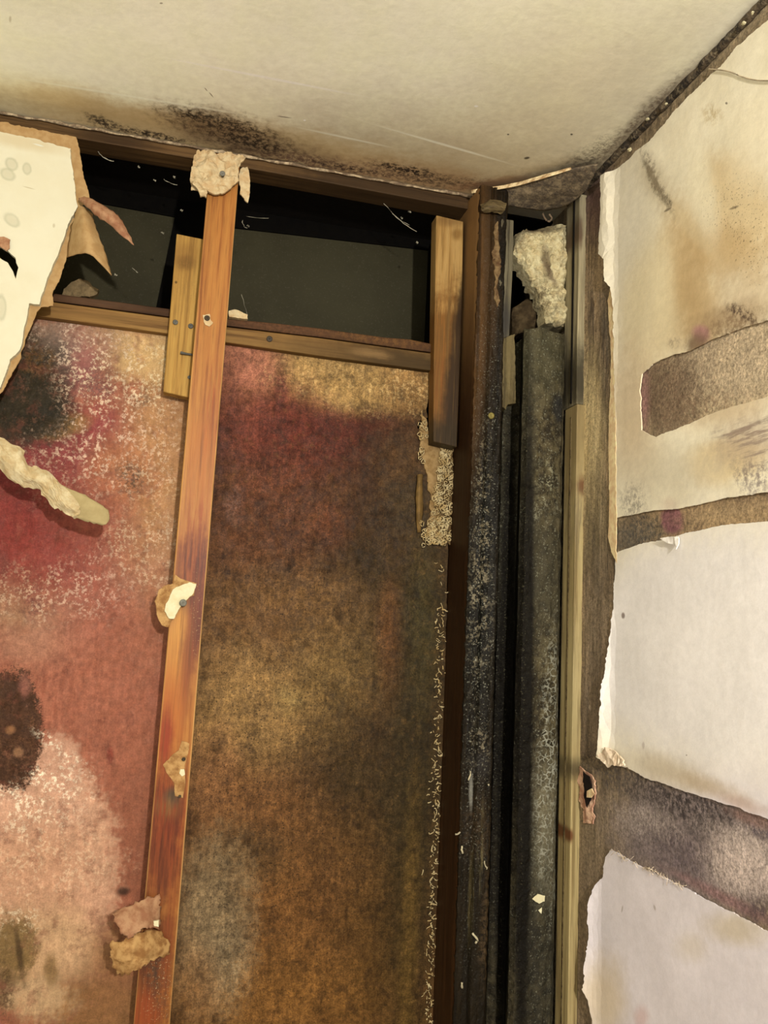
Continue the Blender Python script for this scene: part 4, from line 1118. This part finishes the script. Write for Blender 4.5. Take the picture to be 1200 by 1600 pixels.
# ================================================================ WALLPAPER ON THE RIGHT WALL
mwp = Mat('white_wallpaper', 'right', XW, GR, rough=.6, spec=.3)
mwp.base((230, 213, 172), (222, 204, 162), mwp.n1, .3, .7)
mwp.many([
    # cleaner, whiter paper low on the wall
    (1080, 1500, 300, 320, (214, 198, 182), 1, .3, .1), (1090, 1010, 260, 190, (229, 215, 195), 1, .35, .15),
    (985, 420, 34, 180, (206, 190, 156), .7, .8, .3),
    # water marks on the upper sheet
    (1020, 480, 48, 110, (214, 190, 138), .7, .5, .3, 6), (1085, 440, 40, 130, (196, 164, 110), .85, .5, .5, -12),
    (1150, 320, 60, 90, (206, 176, 122), .85, .4, .5, -25), (1120, 390, 50, 40, (184, 148, 94), .7, .7, .6, 25),
    (1160, 400, 50, 34, (188, 156, 104), .7, .7, .6), (1170, 470, 60, 50, (196, 168, 122), .7, .7, .7), (1060, 500, 30, 60, (194, 164, 112), .6, .7, .5),
    (1100, 300, 20, 70, (232, 214, 170), .7, .6, .5, -10), (1040, 460, 16, 80, (222, 200, 150), .6, .6, .4),
    (1072, 345, 10, 70, (206, 180, 130), .6, .7, .5, -40), (1088, 470, 22, 60, (172, 136, 84), .5, .8, .6, -14),
    (1180, 230, 40, 60, (226, 206, 162), .6, .7, .5), (1130, 60, 120, 30, (206, 180, 138), .0, .7, .5, -45),
    (990, 640, 36, 90, (196, 166, 120), .7, .7, .5), (1000, 720, 36, 30, (200, 176, 134), .5, .8, .5), (1130, 720, 60, 34, (214, 182, 120), .85, .4, .5, -10),
    (1060, 740, 90, 40, (202, 184, 146), .6, .8, .6, -10), (1140, 640, 70, 22, (190, 160, 114), .7, .7, .6, -17),
    (1020, 268, 8, 26, (58, 48, 38), .9, .6, 1.1, -20, {'speck': 'mould', 'kind': 'f'}), (1034, 300, 7, 26, (58, 48, 38), .9, .6, 1.1, -35, {'speck': 'mould', 'kind': 'f'}), (1028, 288, 4, 40, (64, 52, 40), .8, .6, .9, -28),
    (1046, 328, 10, 3, (96, 80, 58), .85, .6, .6, -30), (1025, 285, 18, 40, (168, 146, 106), .5, .8, .6, -25),
    (1115, 180, 14, 14, (186, 160, 108), .8, .7, .9, 0, {'speck': 'mould'}), (1138, 162, 3, 3, (80, 66, 50), .8, .5, .4),
    (1160, 335, 50, 50, (80, 62, 42), .85, .7, .5, 20, {'speck': 'dots'}), (1180, 395, 26, 40, (80, 62, 42), .8, .7, .6, 0, {'speck': 'dots'}), (1150, 325, 12, 3, (98, 78, 52), .7, .6, .6, -20),
    (1150, 505, 44, 18, (92, 70, 50), .9, .6, .7, -14, {'speck': 'mould', 'kind': 'f'}), (1140, 500, 60, 22, (156, 126, 86), .7, .7, .6, -14), (1160, 488, 22, 9, (76, 58, 44), .9, .6, .7, 30, {'speck': 'mould', 'kind': 'f'}),
    (1098, 522, 12, 14, (166, 112, 104), .75, .5, .5, -40), (1092, 536, 18, 14, (110, 84, 60), .8, .6, .7, -30), (1056, 536, 10, 8, (130, 108, 80), .6, .7, .8, -30, {'speck': 'mould'}),
    (1170, 672, 52, 14, (106, 88, 76), .9, .6, .8, -14, {'speck': 'hstreak'}), (1180, 700, 40, 30, (108, 90, 80), .85, .6, .8, -12, {'speck': 'hstreak'}), (1180, 745, 24, 26, (112, 94, 84), .8, .6, .8, 0, {'speck': 'mould', 'kind': 'f'}),
    (1168, 690, 56, 34, (170, 144, 112), .6, .7, .6, -12),
    (992, 785, 18, 24, (110, 98, 80), .7, .7, .8, 0, {'speck': 'mould', 'kind': 'f'}), (1050, 788, 12, 9, (196, 168, 134), .5, .8, .6),
    # faint marks lower down
    (976, 962, 4, 7, (98, 72, 58), .8, .5, .5), (994, 935, 2, 4, (238, 226, 205), .8, .5, .4),
    (1045, 1205, 60, 22, (188, 166, 126), .7, .7, .6, 20), (1110, 1228, 50, 12, (178, 150, 108), .6, .8, .6, 20), (1160, 1255, 40, 9, (172, 138, 112), .6, .8, .6, 20),
    (1150, 1450, 44, 22, (190, 168, 128), .7, .7, .5, 10), (1080, 1480, 22, 20, (196, 176, 142), .5, .8, .6), (975, 1420, 2, 9, (140, 122, 104), .6, .5, .4, 10), (1026, 1418, 2, 7, (150, 132, 112), .6, .5, .4, -15),
    (945, 1560, 30, 60, (206, 176, 120), .6, .7, .4), (1076, 1180, 2, 2, (120, 100, 80), .7, .5, .3), (1008, 1165, 3, 9, (170, 150, 128), .5, .5, .4),
    (1005, 1590, 10, 16, (196, 158, 140), .6, .7, .5), (1075, 860, 4, 8, (238, 222, 198), .7, .5, .5),
])
mwp.vary(mwp.noise(9, 5, .6), .95, 1.04).vary(mwp.n2, .96, 1.03).vary(mwp.n3, .97, 1.02)
mwp.bump(mwp.n1, .15, .006).bump(mwp.n2, .22, .0018).bump(mwp.n3, .15, .0005)
M_paper = mwp.done()
def lip(edge_y, amt=.006, wid=.03):
    def f(u, v):
        e = edge_y(v)
        t = max(0, 1 - (e - u) / wid)
        return amt * min(t, 1.3) ** 2 * (.92 + .08 * noise.noise(Vector((0, v * 18, 2)))) + .0008 * noise.noise(Vector((u * 12, v * 12, 1)))
    return f
ye = at(950, 700, 0, XW - .006).y
up_px = [(946, 276), (973, 256), (1015, 219), (1060, 166), (1108, 118), (1125, 104), (1150, 73), (1200, 31), (1800, -680), (1800, 214), (1200, 500), (1161, 512), (1111, 531), (1080, 547), (1055, 553), (1020, 569), (1003, 584), (1000, 610), (1002, 672), (1024, 683), (1067, 666), (1105, 648), (1200, 619), (1800, 403),
         (1800, 676), (1200, 769), (1136, 777), (1067, 794), (1020, 798), (963, 809), (961, 700), (960, 560), (959, 470), (957, 449), (952, 440), (951, 406), (943, 398), (943, 370), (946, 330)]
u_ = sheet('wallpaper_sheet', up_px, 'right', XW - .003, .0018, M_paper, None, .012, lip(lambda v: ye, .006, .022), amp=.9, step=7, seed=71)
tag(u_, 'upper cream wallpaper sheet with brown water stains and a large torn mouldy patch', 'wallpaper')
mid_px = [(962, 863), (1000, 850), (1040, 843), (1060, 837), (1130, 820), (1200, 815), (1800, 774), (1800, 1476), (1200, 1280), (1141, 1258), (1072, 1237), (1007, 1215), (980, 1199), (960, 1196), (940, 1183), (943, 1150), (946, 1090), (951, 1020), (958, 960), (961, 900)]
m_ = sheet('wallpaper_sheet', mid_px, 'right', XW - .003, .0018, M_paper, None, .012, lip(lambda v: ye, .006, .022), amp=.9, step=7, seed=72)
tag(m_, 'clean white middle wallpaper sheet between the two torn mouldy bands', 'wallpaper')
o = sheet('torn_lip', [(1034, 842), (1046, 838), (1061, 839), (1063, 848), (1060, 858), (1054, 852), (1044, 848)], 'right', XW - .006, .0012, M_paper, m_, .004, crumple(.002, 60, .002, 3), amp=.6, step=5, seed=76)
o['label'] = 'small curled white lip at the top edge'
M_fray = plain('frayed_paper', (226, 200, 160), .85, GR, .5, c2=(206, 176, 134)).done()
o = sheet('torn_lip', [(935, 1182), (946, 1168), (958, 1172), (966, 1180), (974, 1186), (978, 1196), (970, 1198), (956, 1195), (948, 1200), (944, 1192)], 'right', XW - .010, .002, M_fray, m_, .005, crumple(.004, 50, .002, 7), amp=1.4, step=5, seed=73); o['label'] = 'crumpled frayed corner'
low_px = [(954, 1327), (997, 1352), (1062, 1383), (1134, 1421), (1200, 1455), (1800, 1823), (1800, 2600), (930, 2600), (928, 1600), (925, 1566), (920, 1545), (925, 1462), (925, 1411), (931, 1383), (942, 1370), (945, 1339)]
ye2 = at(926, 1460, 0, XW - .003).y
l_ = sheet('wallpaper_sheet', low_px, 'right', XW - .003, .0018, M_paper, None, .010, lip(lambda v: ye2, .007, .03), amp=1.0, step=7, seed=74)
tag(l_, 'white lower wallpaper sheet with a frayed slanting top edge', 'wallpaper')
V, Fs = [], []
rnd = random.Random(9)
for i in range(45):
    t = rnd.random(); x = 954 + t * 115; y = 1328 + t * 57
    p = [at(x + rnd.gauss(0, 2) + j * rnd.uniform(-1, 3), y + rnd.gauss(0, 2) + j * rnd.uniform(-.5, 3), 0, XW - .0045 - j * .0003) for j in range(4)]
    tube_data(p, rnd.uniform(.0002, .0004), 4, V, Fs)
o = from_data('fray', V, Fs, M_fray, l_, True); o['label'] = 'frayed paper fibres along the top edge'

# loose thread at the top of the wall
p = [at(x, y, 0, XW - .0045) for x, y in [(1106, 108), (1122, 109), (1140, 112), (1160, 120), (1180, 125), (1202, 126), (1240, 124)]]
tag(tube('thread', catmull(p, 5), .0008, plain('grey_thread', (184, 160, 120), .8, GR).done()), 'thin loose thread running across the top of the right wall', 'thread')

# ================================================================ CEILING EDGE
# crumbly black joint between ceiling and right wall
mb_ = Mat('black_joint', 'ceil', ZC, GC, rough=.8, spec=.3)
mb_.base((84, 66, 44), (36, 28, 20), mb_.n2, .35, .6)
mb_.col = mb_.mix(mb_.math('MULTIPLY', mb_.speck('white'), .35), mb_.col, mb_.c((150, 126, 88)))
mb_.bump(mb_.n2, 1, .004); M_joint = mb_.done()
path = []; rad = []
yy = -0.4
rnd = random.Random(2)
while yy < 1.30:
    path.append(Vector((XW - .003 + .002 * noise.noise(Vector((0, yy * 40, 0))), yy, ZC - .003 + .002 * noise.noise(Vector((3, yy * 40, 0)))))); 
    rad.append(.0062 * (1 + .28 * noise.fractal(Vector((7, yy * 50, 0)), .6, 2, 3))); yy += .006
o = tube('trim_1', path, rad, M_joint, None, 8)
struct(o, 'black crumbling joint between the ceiling and the right wall', 'trim')
for k, (x, y) in enumerate([(1041, 162), (1012, 186), (984, 234), (1176, 20), (1162, 36)]):
    q = at(x, y, 0, XW - .012)
    if q.z > ZC - .004: q.z = ZC - .006
    V = []; Fs = []
    bm = bmesh.new(); bmesh.ops.create_icosphere(bm, subdivisions=2, radius=.0017 * (1 + .3 * (k % 3)))
    for v_ in bm.verts: v_.co = Vector((v_.co.x, v_.co.y * 1.5, v_.co.z * .8)) * (1 + .7 * noise.noise(v_.co * 600 + Vector((k * 3.3, 0, 0)))) + q
    me = bpy.data.meshes.new('plaster_crumb'); bm.to_mesh(me); bm.free()
    c_o = link('plaster_crumb', me, M_white, None)
    tag(c_o, 'tiny white plaster crumb caught in the black joint between ceiling and right wall', 'crumb', 'white crumbs in the ceiling joint')

# sagging, mould-covered strip of ceiling board in the corner
mf = Mat('mouldy_cove', 'ceil', ZC, GC, rough=.75, spec=.3)
mf.base((112, 90, 60), (72, 56, 38), mf.noise(70, 6, .7), .35, .62)
mf.col = mf.mix(mf.math('MULTIPLY', mf.speck('mould'), .55), mf.col, mf.c((40, 32, 24)))
mf.bump(mf.n2, .8, .004); M_cove = mf.done()
def pz(x, y, z): return at(x, y, 2, z)
def loft3(name, rows, mat, parent=None, thick=.002, k=6, shake=0, seed=0):
    g = [catmull(r, k) for r in rows]
    cols = [catmull([g[i][j] for i in range(len(g))], k) for j in range(len(g[0]))]
    nc, nr = len(cols), len(cols[0]); verts = []
    for c in cols:
        for q in c:
            verts.append(q + (shake * noise.noise_vector(q * 80 + Vector((seed, 0, 0))) if shake else Vector()))
    faces = [(i * nr + j, (i + 1) * nr + j, (i + 1) * nr + j + 1, i * nr + j + 1) for i in range(nc - 1) for j in range(nr - 1)]
    o = from_data(name, verts, faces, mat, parent, True)
    md = o.modifiers.new('solidify', 'SOLIDIFY'); md.thickness = thick; md.offset = 0
    return o
cove = loft3('ceiling_board_strip', [
    [pz(738, 300, ZC - .012), pz(800, 290, ZC - .012), pz(850, 277, ZC - .012), pz(900, 262, ZC - .012), pz(935, 256, ZC - .010)],
    [pz(742, 310, ZC - .018), pz(805, 306, ZC - .022), pz(855, 298, ZC - .024), pz(900, 284, ZC - .022), pz(928, 272, ZC - .018)],
    [pz(748, 318, ZC - .020), pz(805, 322, ZC - .030), pz(850, 328, ZC - .034), pz(888, 318, ZC - .034), pz(915, 298, ZC - .028)]], M_cove, None, .004, 6, .002, 4)
tag(cove, 'sagging black mouldy strip of ceiling board over the corner hole', 'board')
M_lipc = plain('cream_paint_edge', (212, 180, 124), .7, GC, .4, c2=(150, 112, 68)).done()
o = loft3('paint_lip', [
    [pz(736, 297, ZC - .010), pz(800, 287, ZC - .010), pz(850, 273, ZC - .010), pz(892, 262, ZC - .010)],
    [pz(737, 302, ZC - .016), pz(800, 292, ZC - .018), pz(850, 278, ZC - .018), pz(893, 265, ZC - .014)]], M_lipc, cove, .0016, 5, .0008, 2)
o['label'] = 'pale curled paint edge'
# frayed front edge of the ceiling skin along the lintel
V, Fs = [], []
rnd = random.Random(12)
path = []; rad = []
for i in range(120):
    t = i / 119
    x = -560 + t * 1300; 
    q = at(x, np.interp(x, [-560, 0, 120, 300, 500, 735], [103, 188, 206, 236, 264, 300]), 1, YC - .004)
    q.z = ZC - .005 + .002 * noise.noise(q * 60)
    q.y += .003 * noise.noise(q * 45 + Vector((4, 0, 0)))
    path.append(q); rad.append(.0022 * (1 + .6 * noise.fractal(q * 60, .6, 2, 3)))
m = Mat('frayed_ceiling_edge', 'ceil', ZC, GC, rough=.8); m.base((170, 140, 98), (104, 80, 54), m.n2, .35, .6)
m.col = m.mix(m.math('MULTIPLY', m.speck('mould'), .45), m.col, m.c((60, 46, 32)))
m.bump(m.n2, 1, .003)
struct(tube('trim_2', path, rad, m.done(), None, 8), 'frayed paper edge of the ceiling along the lintel', 'trim')
